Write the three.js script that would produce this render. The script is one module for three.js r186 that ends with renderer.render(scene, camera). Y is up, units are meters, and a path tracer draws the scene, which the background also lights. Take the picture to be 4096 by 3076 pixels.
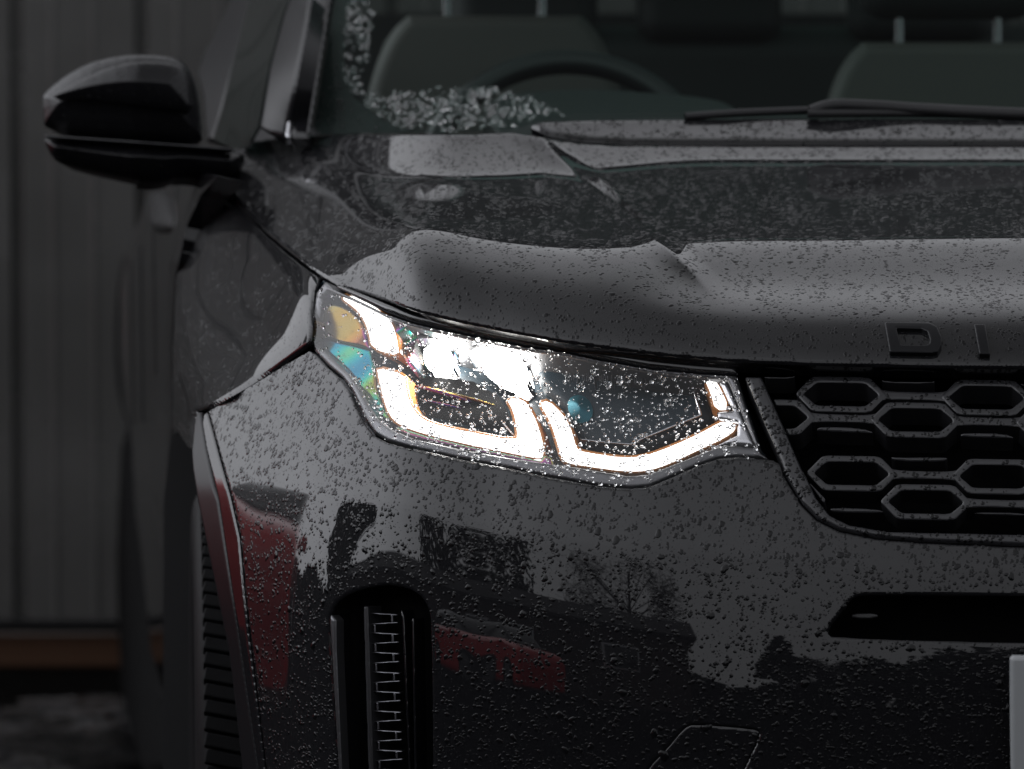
import * as THREE from 'three';
import { mergeGeometries, mergeVertices, toCreasedNormals } from 'three/addons/utils/BufferGeometryUtils.js';
import { RoundedBoxGeometry } from 'three/addons/geometries/RoundedBoxGeometry.js';
import { RectAreaLightUniformsLib } from 'three/addons/lights/RectAreaLightUniformsLib.js';

// ---------------------------------------------------------------- camera, sky, sun, exposure
const FPX = 20700, CX = 2048, CY = 1538;              // focal length and centre, in pixels of the photograph
const CAM = new THREE.Vector3(0, 1.256, 5), AIM = new THREE.Vector3(0, 0.88, 0);
const scene = new THREE.Scene();
const camera = new THREE.PerspectiveCamera(2 * Math.atan(CY / FPX) * 180 / Math.PI, 4096 / 3076, 0.1, 400);
camera.position.copy(CAM); camera.lookAt(AIM);
camera.focus = 5.04; camera.userData.fStop = 7;
const renderer = new THREE.WebGLRenderer({ antialias: true });
renderer.toneMapping = THREE.LinearToneMapping;
renderer.toneMappingExposure = 1.0;
renderer.shadowMap.enabled = true;
RectAreaLightUniformsLib.init();

const SKY = 1.16;
{ // overcast sky: soft cloud deck, a little brighter towards the hidden sun (left), cool grey
  const W = 512, H = 256, d = new Float32Array(W * H * 4);
  const sun = new THREE.Vector3(-0.90, 0.40, -0.05).normalize();
  const lerpS = (a, b, t) => { const q = Math.min(1, Math.max(0, (t - 0.5) / 0.36)), k = q * q * (3 - 2 * q); return a + (b - a) * k; };
  const n2 = (x, y) => Math.sin(x * 3.1 + Math.sin(y * 4.3)) * 0.5 + Math.sin(x * 7.7 + y * 5.1 + Math.sin(x * 4.9)) * 0.3 + Math.sin(y * 11.3 - x * 9.1) * 0.2;
  for (let r = 0; r < H; r++) for (let c = 0; c < W; c++) {
    const up = ((r + 0.5) / H - 0.5) * Math.PI, ro = ((c + 0.5) / W - 0.5) * 2 * Math.PI;
    const x = Math.cos(ro) * Math.cos(up), y = Math.sin(up), z = Math.sin(ro) * Math.cos(up);
    const s = Math.max(0, x * sun.x + y * sun.y + z * sun.z);
    let L = SKY * (lerpS(0.55, 0.17, Math.asin(y) / 1.5708) + 2.0 * s * s * s * s);
    L *= 1 + 0.05 * n2(x * 2 / (0.4 + Math.max(0, y)), z * 2 / (0.4 + Math.max(0, y)));
    if (y < 0) L = SKY * 0.3;
    const i = (r * W + c) * 4;
    d[i] = L * 0.955; d[i + 1] = L * 0.975; d[i + 2] = L * 1.04; d[i + 3] = 1;
  }
  const t = new THREE.DataTexture(d, W, H, THREE.RGBAFormat, THREE.FloatType);
  t.mapping = THREE.EquirectangularReflectionMapping; t.magFilter = THREE.LinearFilter; t.needsUpdate = true;
  scene.background = t; scene.environment = t;
}
const sunLight = new THREE.DirectionalLight(0xfff3e4, 0.14);
sunLight.name = 'sun'; sunLight.position.set(-8.2, 5.5, -0.5); sunLight.castShadow = true; sunLight.shadow.radius = 330;
sunLight.shadow.mapSize.set(2048, 2048);
Object.assign(sunLight.shadow.camera, { left: -8, right: 8, top: 8, bottom: -8, near: 0.1, far: 60 });
scene.add(sunLight, sunLight.target);

// ---------------------------------------------------------------- helpers
let seed = 12345;
const rnd = () => { seed = (seed + 0x6d2b79f5) | 0; let t = Math.imul(seed ^ (seed >>> 15), 1 | seed); t = (t + Math.imul(t ^ (t >>> 7), 61 | t)) ^ t; return ((t ^ (t >>> 14)) >>> 0) / 4294967296; };
const lerp = (a, b, t) => a + (b - a) * t, clamp = (x, a, b) => Math.min(b, Math.max(a, x));
const ss = (x, a, b) => { // a may lie above b
  const t = clamp((x - a) / (b - a), 0, 1); return t * t * (3 - 2 * t); };
const D2R = Math.PI / 180;
const FW = AIM.clone().sub(CAM).normalize(), RT = new THREE.Vector3(1, 0, 0), UPV = RT.clone().cross(FW);
const PITCH = Math.asin(-FW.y);
// a photo pixel gives the direction; z (metres, towards the viewer) comes from the panel the point lies on
function U(px, py, z) {
  const a = (px - CX) / FPX, b = -(py - CY) / FPX;
  const dx = RT.x * a + UPV.x * b + FW.x, dy = RT.y * a + UPV.y * b + FW.y, dz = RT.z * a + UPV.z * b + FW.z;
  const t = (z - CAM.z) / dz;
  return new THREE.Vector3(CAM.x + dx * t, CAM.y + dy * t, z);
}
// smooth curve through a table of [x, y], straight beyond its ends
function table(pts) {
  const n = pts.length, X = pts.map((p) => p[0]), Y = pts.map((p) => p[1]), M = [];
  for (let i = 0; i < n; i++) {
    const a = i > 0 ? (Y[i] - Y[i - 1]) / (X[i] - X[i - 1]) : null, b = i < n - 1 ? (Y[i + 1] - Y[i]) / (X[i + 1] - X[i]) : null;
    M.push(a === null ? b : b === null ? a : (a * (X[i + 1] - X[i]) + b * (X[i] - X[i - 1])) / (X[i + 1] - X[i - 1]));
  }
  return (x) => {
    if (x <= X[0]) return Y[0] + M[0] * (x - X[0]);
    if (x >= X[n - 1]) return Y[n - 1] + M[n - 1] * (x - X[n - 1]);
    let i = 0; while (x > X[i + 1]) i++;
    const h = X[i + 1] - X[i], t = (x - X[i]) / h, t2 = t * t, t3 = t2 * t;
    return (2 * t3 - 3 * t2 + 1) * Y[i] + (t3 - 2 * t2 + t) * h * M[i] + (-2 * t3 + 3 * t2) * Y[i + 1] + (t3 - t2) * h * M[i + 1];
  };
}
const lin = (pts) => (x) => {
  const n = pts.length;
  if (x <= pts[0][0]) return pts[0][1];
  if (x >= pts[n - 1][0]) return pts[n - 1][1];
  let i = 0; while (x > pts[i + 1][0]) i++;
  return lerp(pts[i][1], pts[i + 1][1], (x - pts[i][0]) / (pts[i + 1][0] - pts[i][0]));
};
// thin plate spline through [x, y, z] points
function plate(pts) {
  const n = pts.length, S = 1000, k = (r2) => (r2 < 1e-12 ? 0 : r2 * Math.log(r2) / 2), A = [];
  for (let i = 0; i < n + 3; i++) {
    const r = new Float64Array(n + 4);
    if (i < n) {
      for (let j = 0; j < n; j++) r[j] = k(((pts[i][0] - pts[j][0]) / S) ** 2 + ((pts[i][1] - pts[j][1]) / S) ** 2) + (i === j ? 2.5e-3 : 0);
      r[n] = 1; r[n + 1] = pts[i][0] / S; r[n + 2] = pts[i][1] / S; r[n + 3] = pts[i][2];
    } else for (let j = 0; j < n; j++) r[j] = i === n ? 1 : pts[j][i - n - 1] / S;
    A.push(r);
  }
  const m = n + 3;
  for (let c = 0; c < m; c++) {
    let p = c; for (let r = c + 1; r < m; r++) if (Math.abs(A[r][c]) > Math.abs(A[p][c])) p = r;
    [A[c], A[p]] = [A[p], A[c]];
    for (let r = 0; r < m; r++) if (r !== c) { const f = A[r][c] / A[c][c]; if (f) for (let q = c; q <= m; q++) A[r][q] -= f * A[c][q]; }
  }
  const w = A.map((r, i) => r[m] / r[i]);
  return (x, y) => { let s = w[n] + w[n + 1] * x / S + w[n + 2] * y / S; for (let j = 0; j < n; j++) s += w[j] * k(((x - pts[j][0]) / S) ** 2 + ((y - pts[j][1]) / S) ** 2); return s; };
}
// smooth least-squares surface of the given degree through [x, y, z, weight] points
function smoothFit(pts, deg, cx, cy, S) {
  const ex = []; for (let i = 0; i <= deg; i++) for (let j = 0; i + j <= deg; j++) ex.push([i, j]);
  const n = ex.length, A = Array.from({ length: n }, () => new Float64Array(n + 1)), row = (x, y) => ex.map(([i, j]) => Math.pow((x - cx) / S, i) * Math.pow((y - cy) / S, j));
  for (const [x, y, z, w = 1] of pts) { const r = row(x, y); for (let a = 0; a < n; a++) { for (let b = 0; b < n; b++) A[a][b] += w * r[a] * r[b]; A[a][n] += w * r[a] * z; } }
  for (let a = 0; a < n; a++) A[a][a] += 1e-3 * Math.max(0, ex[a][0] + ex[a][1] - 1);
  for (let c = 0; c < n; c++) { let p = c; for (let r = c + 1; r < n; r++) if (Math.abs(A[r][c]) > Math.abs(A[p][c])) p = r; [A[c], A[p]] = [A[p], A[c]]; for (let r = 0; r < n; r++) if (r !== c) { const f = A[r][c] / A[c][c]; for (let q = c; q <= n; q++) A[r][q] -= f * A[c][q]; } }
  const k = A.map((r, i) => r[n] / r[i]);
  return (x, y) => { const r = row(x, y); let t = 0; for (let i = 0; i < n; i++) t += k[i] * r[i]; return t; };
}
// crops of the photograph that the outlines were read from
const crop = (ox, oy, s) => (...p) => p.map(([x, y]) => [ox + x * s, oy + y * s]);
const cA = crop(0, 0, 0.6329), cB = crop(1100, 0, 0.678), cC = crop(2500, 0, 0.7215), cD = crop(1150, 1050, 0.4973), cE = crop(2050, 1250, 0.4973);
const cG = crop(2950, 1200, 0.518), cH = crop(0, 1000, 0.6329), cI = crop(0, 2000, 0.6478), cJ = crop(1000, 1900, 0.708), cK = crop(2400, 1900, 0.7667);
// rounds a polygon's corners: Chaikin steps
function soft(p, n = 2, closed = true) {
  for (let k = 0; k < n; k++) {
    const q = [];
    for (let i = 0; i < p.length - (closed ? 0 : 1); i++) { const a = p[i], b = p[(i + 1) % p.length]; q.push([a[0] * 0.75 + b[0] * 0.25, a[1] * 0.75 + b[1] * 0.25], [a[0] * 0.25 + b[0] * 0.75, a[1] * 0.25 + b[1] * 0.75]); }
    if (!closed) { q.unshift(p[0]); q.push(p[p.length - 1]); }
    p = q;
  }
  return p;
}
function sdfPoly(poly) { // positive inside, in pixels
  const n = poly.length, A = new Float64Array(n * 4);
  for (let i = 0; i < n; i++) { const a = poly[i], b = poly[(i + 1) % n]; A.set([a[0], a[1], b[0], b[1]], i * 4); }
  return (x, y) => {
    let best = 1e18, inside = false;
    for (let i = 0; i < n * 4; i += 4) {
      const ax = A[i], ay = A[i + 1], bx = A[i + 2], by = A[i + 3], ex = bx - ax, ey = by - ay;
      const t = clamp(((x - ax) * ex + (y - ay) * ey) / (ex * ex + ey * ey + 1e-12), 0, 1), qx = x - ax - ex * t, qy = y - ay - ey * t, q = qx * qx + qy * qy;
      if (q < best) best = q;
      if ((ay > y) !== (by > y) && x < ax + (y - ay) / (by - ay) * ex) inside = !inside;
    }
    return inside ? Math.sqrt(best) : -Math.sqrt(best);
  };
}
const bounds = (poly) => poly.reduce((b, p) => [Math.min(b[0], p[0]), Math.min(b[1], p[1]), Math.max(b[2], p[0]), Math.max(b[3], p[1])], [1e9, 1e9, -1e9, -1e9]);
const finish = (g) => { g.computeVertexNormals(); return g; };
/* A shaped sheet: the part of the depth surface zf(px, py) inside an outline, its edge rolled over (round, metres) and returned inwards (skirt, metres). */
function sheet({ poly, holes = [], zf, cell = 10, round = 0.0015, skirt = 0.012, shrink = 0, bulge = null, color = null, back = false }) {
  const so = sdfPoly(poly), sh = holes.map(sdfPoly), sdf = (x, y) => { let d = so(x, y) - shrink; for (const h of sh) d = Math.min(d, -h(x, y) - shrink); return d; };
  const [x0, y0, x1, y1] = bounds(poly), nx = Math.ceil((x1 - x0) / cell) + 3, ny = Math.ceil((y1 - y0) / cell) + 3, ox = x0 - cell * 1.13, oy = y0 - cell * 1.07;
  const D = new Float64Array(nx * ny);
  for (let j = 0; j < ny; j++) for (let i = 0; i < nx; i++) D[j * nx + i] = sdf(ox + i * cell, oy + j * cell);
  const flat = (x, y) => U(x, y, zf(x, y));
  const normalAt = (x, y) => { const e = 3, a = flat(x + e, y).sub(flat(x - e, y)), b = flat(x, y - e).sub(flat(x, y + e)); return a.cross(b).normalize(); };
  const pxm = (x, y) => (5 - zf(x, y)) / FPX;
  const P = (x, y, d) => {
    const p = flat(x, y);
    if (bulge) return p.addScaledVector(normalAt(x, y), bulge(Math.max(0, d) * pxm(x, y), x, y));
    const dm = Math.max(0, d) * pxm(x, y);
    if (round > 0 && dm < round) { const q = 1 - dm / round; p.addScaledVector(normalAt(x, y), -round * (1 - Math.sqrt(Math.max(0, 1 - q * q)))); }
    return p;
  };
  const pos = [], uv = [], spot = [], col = [], idx = [], key = new Map(), edges = [];
  const add = (k, x, y, d) => { if (!key.has(k)) { key.set(k, pos.length / 3); const p = P(x, y, d); pos.push(p.x, p.y, p.z); spot.push(x, y); uv.push(p.x - 0.8 * p.z, p.y - 0.5 * p.z); if (color) col.push(...color(x, y)); } return key.get(k); };
  const node = (i, j) => add(j * nx + i, ox + i * cell, oy + j * cell, D[j * nx + i]);
  const cross = (i, j, k, l) => {
    const a = j * nx + i, b = l * nx + k, t = clamp(D[a] / (D[a] - D[b]), 0.02, 0.98);
    return add(-(Math.min(a, b) * 2 + (j === l ? 0 : 1)) - 1, ox + lerp(i, k, t) * cell, oy + lerp(j, l, t) * cell, 0);
  };
  for (let j = 0; j < ny - 1; j++) for (let i = 0; i < nx - 1; i++) {
    const c = [[i, j], [i + 1, j], [i + 1, j + 1], [i, j + 1]], ins = c.map(([a, b]) => D[b * nx + a] > 0), m = ins.filter(Boolean).length;
    if (!m) continue;
    if (m === 4) { const [a, b, q, e] = c.map((v) => node(...v)); if ((i + j) & 1) idx.push(a, e, b, b, e, q); else idx.push(a, e, q, a, q, b); continue; }
    const loop = [], cr = [];
    for (let k = 0; k < 4; k++) { const n = (k + 1) % 4; if (ins[k]) loop.push(node(...c[k])); if (ins[k] !== ins[n]) { const v = cross(...c[k], ...c[n]); loop.push(v); cr.push([v, ins[k]]); } }
    for (let k = 1; k < loop.length - 1; k++) idx.push(loop[0], loop[k + 1], loop[k]);
    if (cr.length === 2) edges.push(cr[0][1] ? [cr[0][0], cr[1][0]] : [cr[1][0], cr[0][0]]);
  }
  const g = new THREE.BufferGeometry();
  g.setAttribute('position', new THREE.Float32BufferAttribute(pos, 3)); g.setAttribute('uv', new THREE.Float32BufferAttribute(uv, 2));
  if (color) g.setAttribute('color', new THREE.Float32BufferAttribute(col, 3));
  g.setIndex(idx); g.computeVertexNormals();
  let geo = g;
  if (skirt > 0 && edges.length) {
    const sp = [], su = [], sc = [], si = [], N = g.attributes.normal, sk = new Map();
    const pair = (v) => { // one pair per vertex so that the return edge shades smoothly
      if (!sk.has(v)) {
        const nn = normalAt(spot[v * 2], spot[v * 2 + 1]), at = sp.length / 3; sk.set(v, at);
        sp.push(pos[v * 3], pos[v * 3 + 1], pos[v * 3 + 2], pos[v * 3] - nn.x * skirt, pos[v * 3 + 1] - nn.y * skirt, pos[v * 3 + 2] - nn.z * skirt);
        su.push(uv[v * 2], uv[v * 2 + 1], uv[v * 2], uv[v * 2 + 1]); if (color) { const q = col.slice(v * 3, v * 3 + 3); sc.push(...q, ...q); }
      }
      return sk.get(v);
    };
    for (const [a, b] of edges) { const p = pair(a), q = pair(b); si.push(p, q, p + 1, q, q + 1, p + 1); }
    const s = new THREE.BufferGeometry();
    s.setAttribute('position', new THREE.Float32BufferAttribute(sp, 3)); s.setAttribute('uv', new THREE.Float32BufferAttribute(su, 2));
    if (color) s.setAttribute('color', new THREE.Float32BufferAttribute(sc, 3));
    s.setIndex(si); s.computeVertexNormals();
    geo = mergeGeometries([g, s]);
  }
  geo.userData = { sdf, box: [x0, y0, x1, y1], at: (x, y) => P(x, y, sdf(x, y)) };
  return geo;
}
const pt = (px, py, z) => U(px, py, z);
function tube(points, r, seg = 40, rs = 8, closed = false) { return new THREE.TubeGeometry(new THREE.CatmullRomCurve3(points, closed), seg, r, rs, closed); }

// ---------------------------------------------------------------- materials
const C = (r, g, b) => new THREE.Color().setRGB(r, g, b);
const phys = (o) => new THREE.MeshPhysicalMaterial(o);
function noiseTex(n, f, seedv, lo = 0, hi = 255) { // tileable value noise in grey
  const d = new Uint8Array(n * n * 4), g = (x, y, p) => { let h = Math.imul(((x % p) + p) % p + 17 * seedv, 374761393) + Math.imul(((y % p) + p) % p + seedv, 668265263) | 0; h = Math.imul(h ^ (h >>> 13), 1274126177); return ((h ^ (h >>> 16)) >>> 0) / 4294967296; };
  for (let y = 0; y < n; y++) for (let x = 0; x < n; x++) {
    let s = 0, a = 0.5, p = f;
    for (let o = 0; o < 4; o++, p *= 2, a *= 0.55) { const u = x / n * p, v = y / n * p, i = Math.floor(u), j = Math.floor(v), fx = ss(u - i, 0, 1), fy = ss(v - j, 0, 1); s += a * lerp(lerp(g(i, j, p), g(i + 1, j, p), fx), lerp(g(i, j + 1, p), g(i + 1, j + 1, p), fx), fy); }
    const k = (y * n + x) * 4, q = clamp(lo + (hi - lo) * s, 0, 255); d[k] = d[k + 1] = d[k + 2] = q; d[k + 3] = 255;
  }
  const t = new THREE.DataTexture(d, n, n); t.wrapS = t.wrapT = THREE.RepeatWrapping; t.magFilter = THREE.LinearFilter; t.minFilter = THREE.LinearMipmapLinearFilter; t.generateMipmaps = true; t.needsUpdate = true; return t;
}
const NT = noiseTex(256, 6, 3), NT2 = noiseTex(256, 16, 9);
const rep = (t, x, y = x) => { const c = t.clone(); c.repeat.set(x, y); c.needsUpdate = true; return c; };
const M = {
  paint: phys({ name: 'grey_metallic_paint', color: C(0.006, 0.006, 0.007), metalness: 0, roughness: 0.5, specularIntensity: 0.05, clearcoat: 1, clearcoatRoughness: 0.01 }),
  glossBlack: phys({ name: 'gloss_black_plastic', color: C(0.006, 0.006, 0.007), roughness: 0.12, clearcoat: 0.6, clearcoatRoughness: 0.04 }),
  hollow: phys({ name: 'void_black', color: C(0.002, 0.002, 0.0022), roughness: 0.9, specularIntensity: 0.15 }),  // near-black that puts the darkness of openings and recesses into the colour
  mirrorBlack: phys({ name: 'mirror_black', color: C(0.006, 0.006, 0.007), roughness: 0.3, specularIntensity: 0.6 }),
  archBlack: phys({ name: 'textured_arch_plastic', color: C(0.008, 0.008, 0.009), roughness: 0.3, specularIntensity: 0.3 }),
  black: phys({ name: 'matt_black_plastic', color: C(0.008, 0.008, 0.009), roughness: 0.6 }),
  satin: phys({ name: 'satin_dark_plastic', color: C(0.02, 0.02, 0.022), roughness: 0.3, bumpMap: rep(NT2, 60), bumpScale: 0.00003 }),
  rubber: phys({ name: 'tyre_rubber', color: C(0.007, 0.007, 0.0075), roughness: 0.5, specularIntensity: 0.12, bumpMap: rep(NT2, 30), bumpScale: 0.0002 }),
  chrome: phys({ name: 'satin_chrome', color: C(0.5, 0.5, 0.52), metalness: 1, roughness: 0.22 }),
  alloy: phys({ name: 'dark_alloy', color: C(0.12, 0.12, 0.13), metalness: 1, roughness: 0.35 }),
  bezel: phys({ name: 'headlight_bezel', color: C(0.10, 0.10, 0.105), metalness: 0.8, roughness: 0.3 }),
  lampBlack: phys({ name: 'lamp_interior_black', color: C(0.005, 0.014, 0.021), roughness: 0.45, specularIntensity: 0.6 }),
  pane: phys({ name: 'clear_lens', color: C(1, 1, 1), transmission: 1, thickness: 0, roughness: 0, ior: 1.45, specularIntensity: 0.75 }),
  clearPlastic: phys({ name: 'lamp_lens_plastic', color: C(0.9, 0.95, 1), transmission: 1, thickness: 0, roughness: 0.05, ior: 1.5 }),
  screen: phys({ name: 'green_tinted_glass', color: C(0.57, 0.67, 0.635), transmission: 1, thickness: 0, roughness: 0, ior: 1.5, specularIntensity: 0.06 }),
  bead: phys({ name: 'water_bead_on_dark_paint', color: C(0.004, 0.004, 0.0045), roughness: 0.0, ior: 1.33, specularIntensity: 1 }),
  water: phys({ name: 'rain_water', color: C(1, 1, 1), transmission: 1, thickness: 0.002, roughness: 0, ior: 1.33 }),
  drl: phys({ name: 'daytime_light', color: C(0.8, 0.8, 0.8), roughness: 0.4, emissive: C(1, 0.985, 0.95), emissiveIntensity: 2.3 }),
  beam: phys({ name: 'projector_light', color: C(0.8, 0.8, 0.8), roughness: 0.3, emissive: C(1, 0.98, 0.94), emissiveIntensity: 20 }),
  seat: phys({ name: 'seat_leather', color: C(0.056, 0.050, 0.046), roughness: 0.6 }),
  cabin: phys({ name: 'cabin_trim', color: C(0.012, 0.013, 0.014), roughness: 0.7 }),
  dash: phys({ name: 'dashboard_grain', color: C(0.014, 0.015, 0.0155), roughness: 0.55 }),
  plate: phys({ name: 'plate_white', color: C(0.26, 0.27, 0.275), roughness: 0.3, clearcoat: 0.5 }),
  clad: phys({ name: 'grey_cladding', color: C(0.085, 0.085, 0.082), roughness: 0.5, roughnessMap: rep(NT, 0.7) }),
};

// ---------------------------------------------------------------- things and parts
const names = new Map();
const numbered = (n) => { const k = names.get(n) ?? 0; names.set(n, k + 1); return k ? n + '_' + String(k).padStart(3, '0') : n; };
function thing(name, label, category, [x, y, z] = [0, 0, 0], group) {
  const o = new THREE.Group(); o.name = numbered(name); o.position.set(x, y, z); o.userData = { label, category }; if (group) o.userData.group = group; scene.add(o); return o;
}
const worldPos = (o) => { const v = new THREE.Vector3(); while (o) { v.add(o.position); o = o.parent; } return v; };
// adds a mesh whose geometry is in world metres as a part of parent
function part(name, geo, mat, parent, label) {
  const m = new THREE.Mesh(geo, mat); m.name = name; m.castShadow = m.receiveShadow = true; parent.add(m);
  if (parent !== scene) m.position.copy(worldPos(parent)).negate();
  if (label) m.userData.label = label;
  return m;
}
const structure = (name, geo, mat, label, category) => { const m = part(name, geo, mat, scene); m.userData = { kind: 'structure', label, category }; return m; };

// ================================================================ THE CAR
const car = thing('parked_car', 'dark grey metallic car beaded with rain, its headlight switched on', 'car', [0.25, 0, -1.6]);

// ---- front skin: plan shape + upright profile
const planA = table([[780, -0.385], [926, -0.29], [1080, -0.212], [1240, -0.148], [1500, -0.085], [2000, -0.018], [2500, 0.027], [3000, 0.056], [4000, 0.088], [4830, 0.094], [5600, 0.08], [6500, 0.03]]);
const yC = table([[1000, 1965], [1300, 1990], [1650, 2045], [2000, 2122], [2400, 2192], [2800, 2240], [3300, 2268], [4096, 2285], [5600, 2285]]);
const profile = (() => {
  const th = lin([[900, 30], [1100, 38], [1450, 50], [1750, 58], [2000, 63.5], [2205, 67.5], [2245, 78], [2450, 80.5], [2750, 86], [3100, 89], [3600, 92]]);
  const q0 = 700, st = 4, n = 800, Z = new Float64Array(n);
  const thS = (q) => (th(q - 16) + th(q - 8) + th(q) + th(q + 8) + th(q + 16)) / 5;
  for (let i = 1; i < n; i++) { const q = q0 + i * st, al = PITCH + (q - CY) / FPX; Z[i] = Z[i - 1] + st * (5 / FPX) / (Math.tan(thS(q) * D2R) + Math.tan(al)); }
  const at = (q) => { const f = clamp((q - q0) / st, 1, n - 3), i = Math.floor(f), t = f - i, a = Z[i - 1], b = Z[i], c = Z[i + 1], d = Z[i + 2]; return b + 0.5 * t * (c - a + t * (2 * a - 5 * b + 4 * c - d + t * (3 * (b - c) + d - a))); };
  const z0 = at(1700); return (q) => at(q) - z0;
})();
const zFront = (px, py) => { const c = 1 - ss(px, 850, 1620), v = Math.max(0, 2480 - py); return planA(px) + profile(py - (yC(px) - 2230)) - 1.05e-7 * c * v * Math.min(v, 900); };

// ---- outlines
const hoodEdge = [[930, 770], [975, 835], [1060, 925], [1150, 1000], [1225, 1056], [1349, 1138], [1523, 1206], [1647, 1243], [1846, 1291], [2045, 1331], [2249, 1369], [2448, 1396], [2647, 1421], [2945, 1446], [3157, 1457], [3468, 1465], [4096, 1475], [4830, 1480], [5700, 1455]];
const yF = table(hoodEdge);
const b1 = table([[1100, 560], [1300, 590], [1425, 634], [1507, 678], [1710, 700], [1981, 702], [2200, 690], [2456, 672], [2700, 652], [3200, 648], [4096, 645], [5600, 650]]);
const b2 = table([[900, 1300], [1330, 1130], [1371, 1062], [1439, 1010], [1534, 978], [1676, 928], [1778, 936], [1914, 968], [2117, 997], [2320, 1012], [2600, 1000], [2861, 982], [3221, 978], [4096, 967], [5600, 970]]);
const TB = 12.0;
const hoodZ0 = (() => { const t = table([[900, -1.06], [940, -1.0], [1040, -0.76], [1150, -0.52], [1240, -0.37], [1350, -0.265], [1500, -0.185], [1600, zFront(1600, yF(1600)) + 0.004], [1750, zFront(1750, yF(1750)) + 0.012]]); return (px) => lerp(t(px), zFront(px, yF(px)) + 0.012, ss(px, 1550, 1750)); })();
const zHood = (() => {
  const X0 = 880, SX = 20, NX = 250, Y0 = 400, SY = 5, NY = 230, T = new Float64Array(NX * NY);
  const theta = (px, py) => {
    const B1 = b1(px), B2 = b2(px), F = yF(px);
    const left = ss(px, 1120, 1480);
    if (py < B1) return lerp(TB + 1, TB + 3.5 + 7 * clamp((B1 - py) / 150, 0, 1.3), left);
    if (py < B2) { const u = (py - B1) / (B2 - B1); return TB - 1.5 - 2.6 * Math.pow(Math.sin(Math.PI * clamp(u, 0, 1)), 0.7); }
    const v = (py - B2) / Math.max(200, F - B2), dip = ss(px, 2350, 3000);
    return TB + 2 + lerp(lin([[0, 0], [0.12, 5], [0.3, 13], [0.6, 26], [0.9, 40], [1, 46], [1.3, 55]])(v), lin([[0, 0], [0.1, 4], [0.2, 7], [0.32, 1], [0.42, -2.5], [0.5, 0], [0.62, 15], [0.8, 33], [1, 46], [1.3, 55]])(v), dip);
  };
  const thS = (px, py) => { let s = 0; for (let k = -3; k <= 3; k++) s += theta(px, py + k * 8); return s / 7; };
  for (let i = 0; i < NX; i++) {
    const px = X0 + i * SX, F = yF(px);
    let z = hoodZ0(px); const fj = (F - Y0) / SY;
    const slope = (py, zz) => ((5 - zz) / FPX) / (Math.tan(thS(px, py) * D2R) + Math.tan(PITCH + (py - CY) / FPX));
    for (let j = Math.min(NY - 1, Math.floor(fj)), first = true; j >= 0; j--) { const py = Y0 + j * SY, step = first ? F - py : SY; z -= slope(py + step / 2, z) * step; T[j * NX + i] = z; first = false; }
    z = hoodZ0(px);
    for (let j = Math.floor(fj) + 1, first = true; j < NY; j++) { const py = Y0 + j * SY, step = first ? py - F : SY; z += slope(py - step / 2, z) * step; T[j * NX + i] = z; first = false; }
  }
  // the rear edge of the bonnet runs in one smooth sweep from wing to wing
  const rear = table([[900, -1.28], [1000, -1.23], [1200, -1.13], [1400, -0.955], [1600, -0.80], [1800, -0.725], [2000, -0.74], [2600, -0.795], [3500, -0.80], [4096, -0.79], [5600, -0.80]]);
  for (let i = 0; i < NX; i++) {
    const px = X0 + i * SX, F = yF(px), B1 = b1(px), B2 = Math.min(b2(px), F), miss = rear(px) - T[Math.round((560 - Y0) / SY) * NX + i];
    for (let j = 0; j < NY; j++) T[j * NX + i] += miss * ss(Y0 + j * SY, B2, B1);
  }
  // smooth sideways
  const S = new Float64Array(T.length);
  for (let pass = 0; pass < 10; pass++) { for (let j = 0; j < NY; j++) for (let i = 0; i < NX; i++) { const a = T[j * NX + Math.max(0, i - 1)], b = T[j * NX + i], c = T[j * NX + Math.min(NX - 1, i + 1)]; S[j * NX + i] = i === 0 || i === NX - 1 ? b : (a + 2 * b + c) / 4; } T.set(S); }
  const cr = (a, b, c, d, t) => b + 0.5 * t * (c - a + t * (2 * a - 5 * b + 4 * c - d + t * (3 * (b - c) + d - a)));
  const base = (px, py) => {
    const f = clamp((px - X0) / SX, 1, NX - 3.001), g = clamp((py - Y0) / SY, 1, NY - 3.001), i = Math.floor(f), j = Math.floor(g), t = f - i, u = g - j, r = [];
    for (let k = -1; k <= 2; k++) { const o = (j + k) * NX + i; r.push(cr(T[o - 1], T[o], T[o + 1], T[o + 2], t)); }
    return cr(...r, u);
  };
  // the raised crease running back along the bonnet
  const line = lin([[560, 2165], [620, 2219], [700, 2310], [800, 2440], [940, 2610], [1000, 2672], [1080, 2760], [1200, 2860]]);
  return (px, py) => {
    const c = line(py), d = px - c, w = 110, f = 1 - ss(py, 1000, 1230);
    const lift = d < 0 ? Math.pow(Math.max(0, 1 + d / (w * 1.2)), 2) : Math.pow(Math.max(0, 1 - d / (w * 0.9)), 1.6) ;
    return base(px, py) + 0.019 * f * lift;
  };
})();

// ---- bonnet
const cowlY = [[1080, 548], [1250, 532], [1500, 530], [1900, 527], [2050, 520], [2200, 545], [2330, 566], [2500, 574], [3200, 577], [4096, 577], [5700, 577]];
const hoodPoly = [...hoodEdge.filter(([x]) => x <= 5300), [5300, 1475], [5300, 577], ...cowlY.filter(([x]) => x < 5300).reverse(), [1000, 560], [940, 640]];
const hood = part('hood', sheet({ poly: hoodPoly, zf: zHood, cell: 9, round: 0.003, skirt: 0.022, shrink: 2 }), M.paint, car);
const cowlPoly = [[2120, 500], [2160, 480], [2300, 474], [2731, 468], [4096, 470], [5300, 470], [5300, 568], [4096, 568], [2500, 565], [2330, 556], [2200, 535]];
part('cowl_panel', sheet({ poly: cowlPoly, zf: (x, y) => zHood(x, y) - 0.004, cell: 8, round: 0.004, skirt: 0.03 }), M.paint, car);

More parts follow.
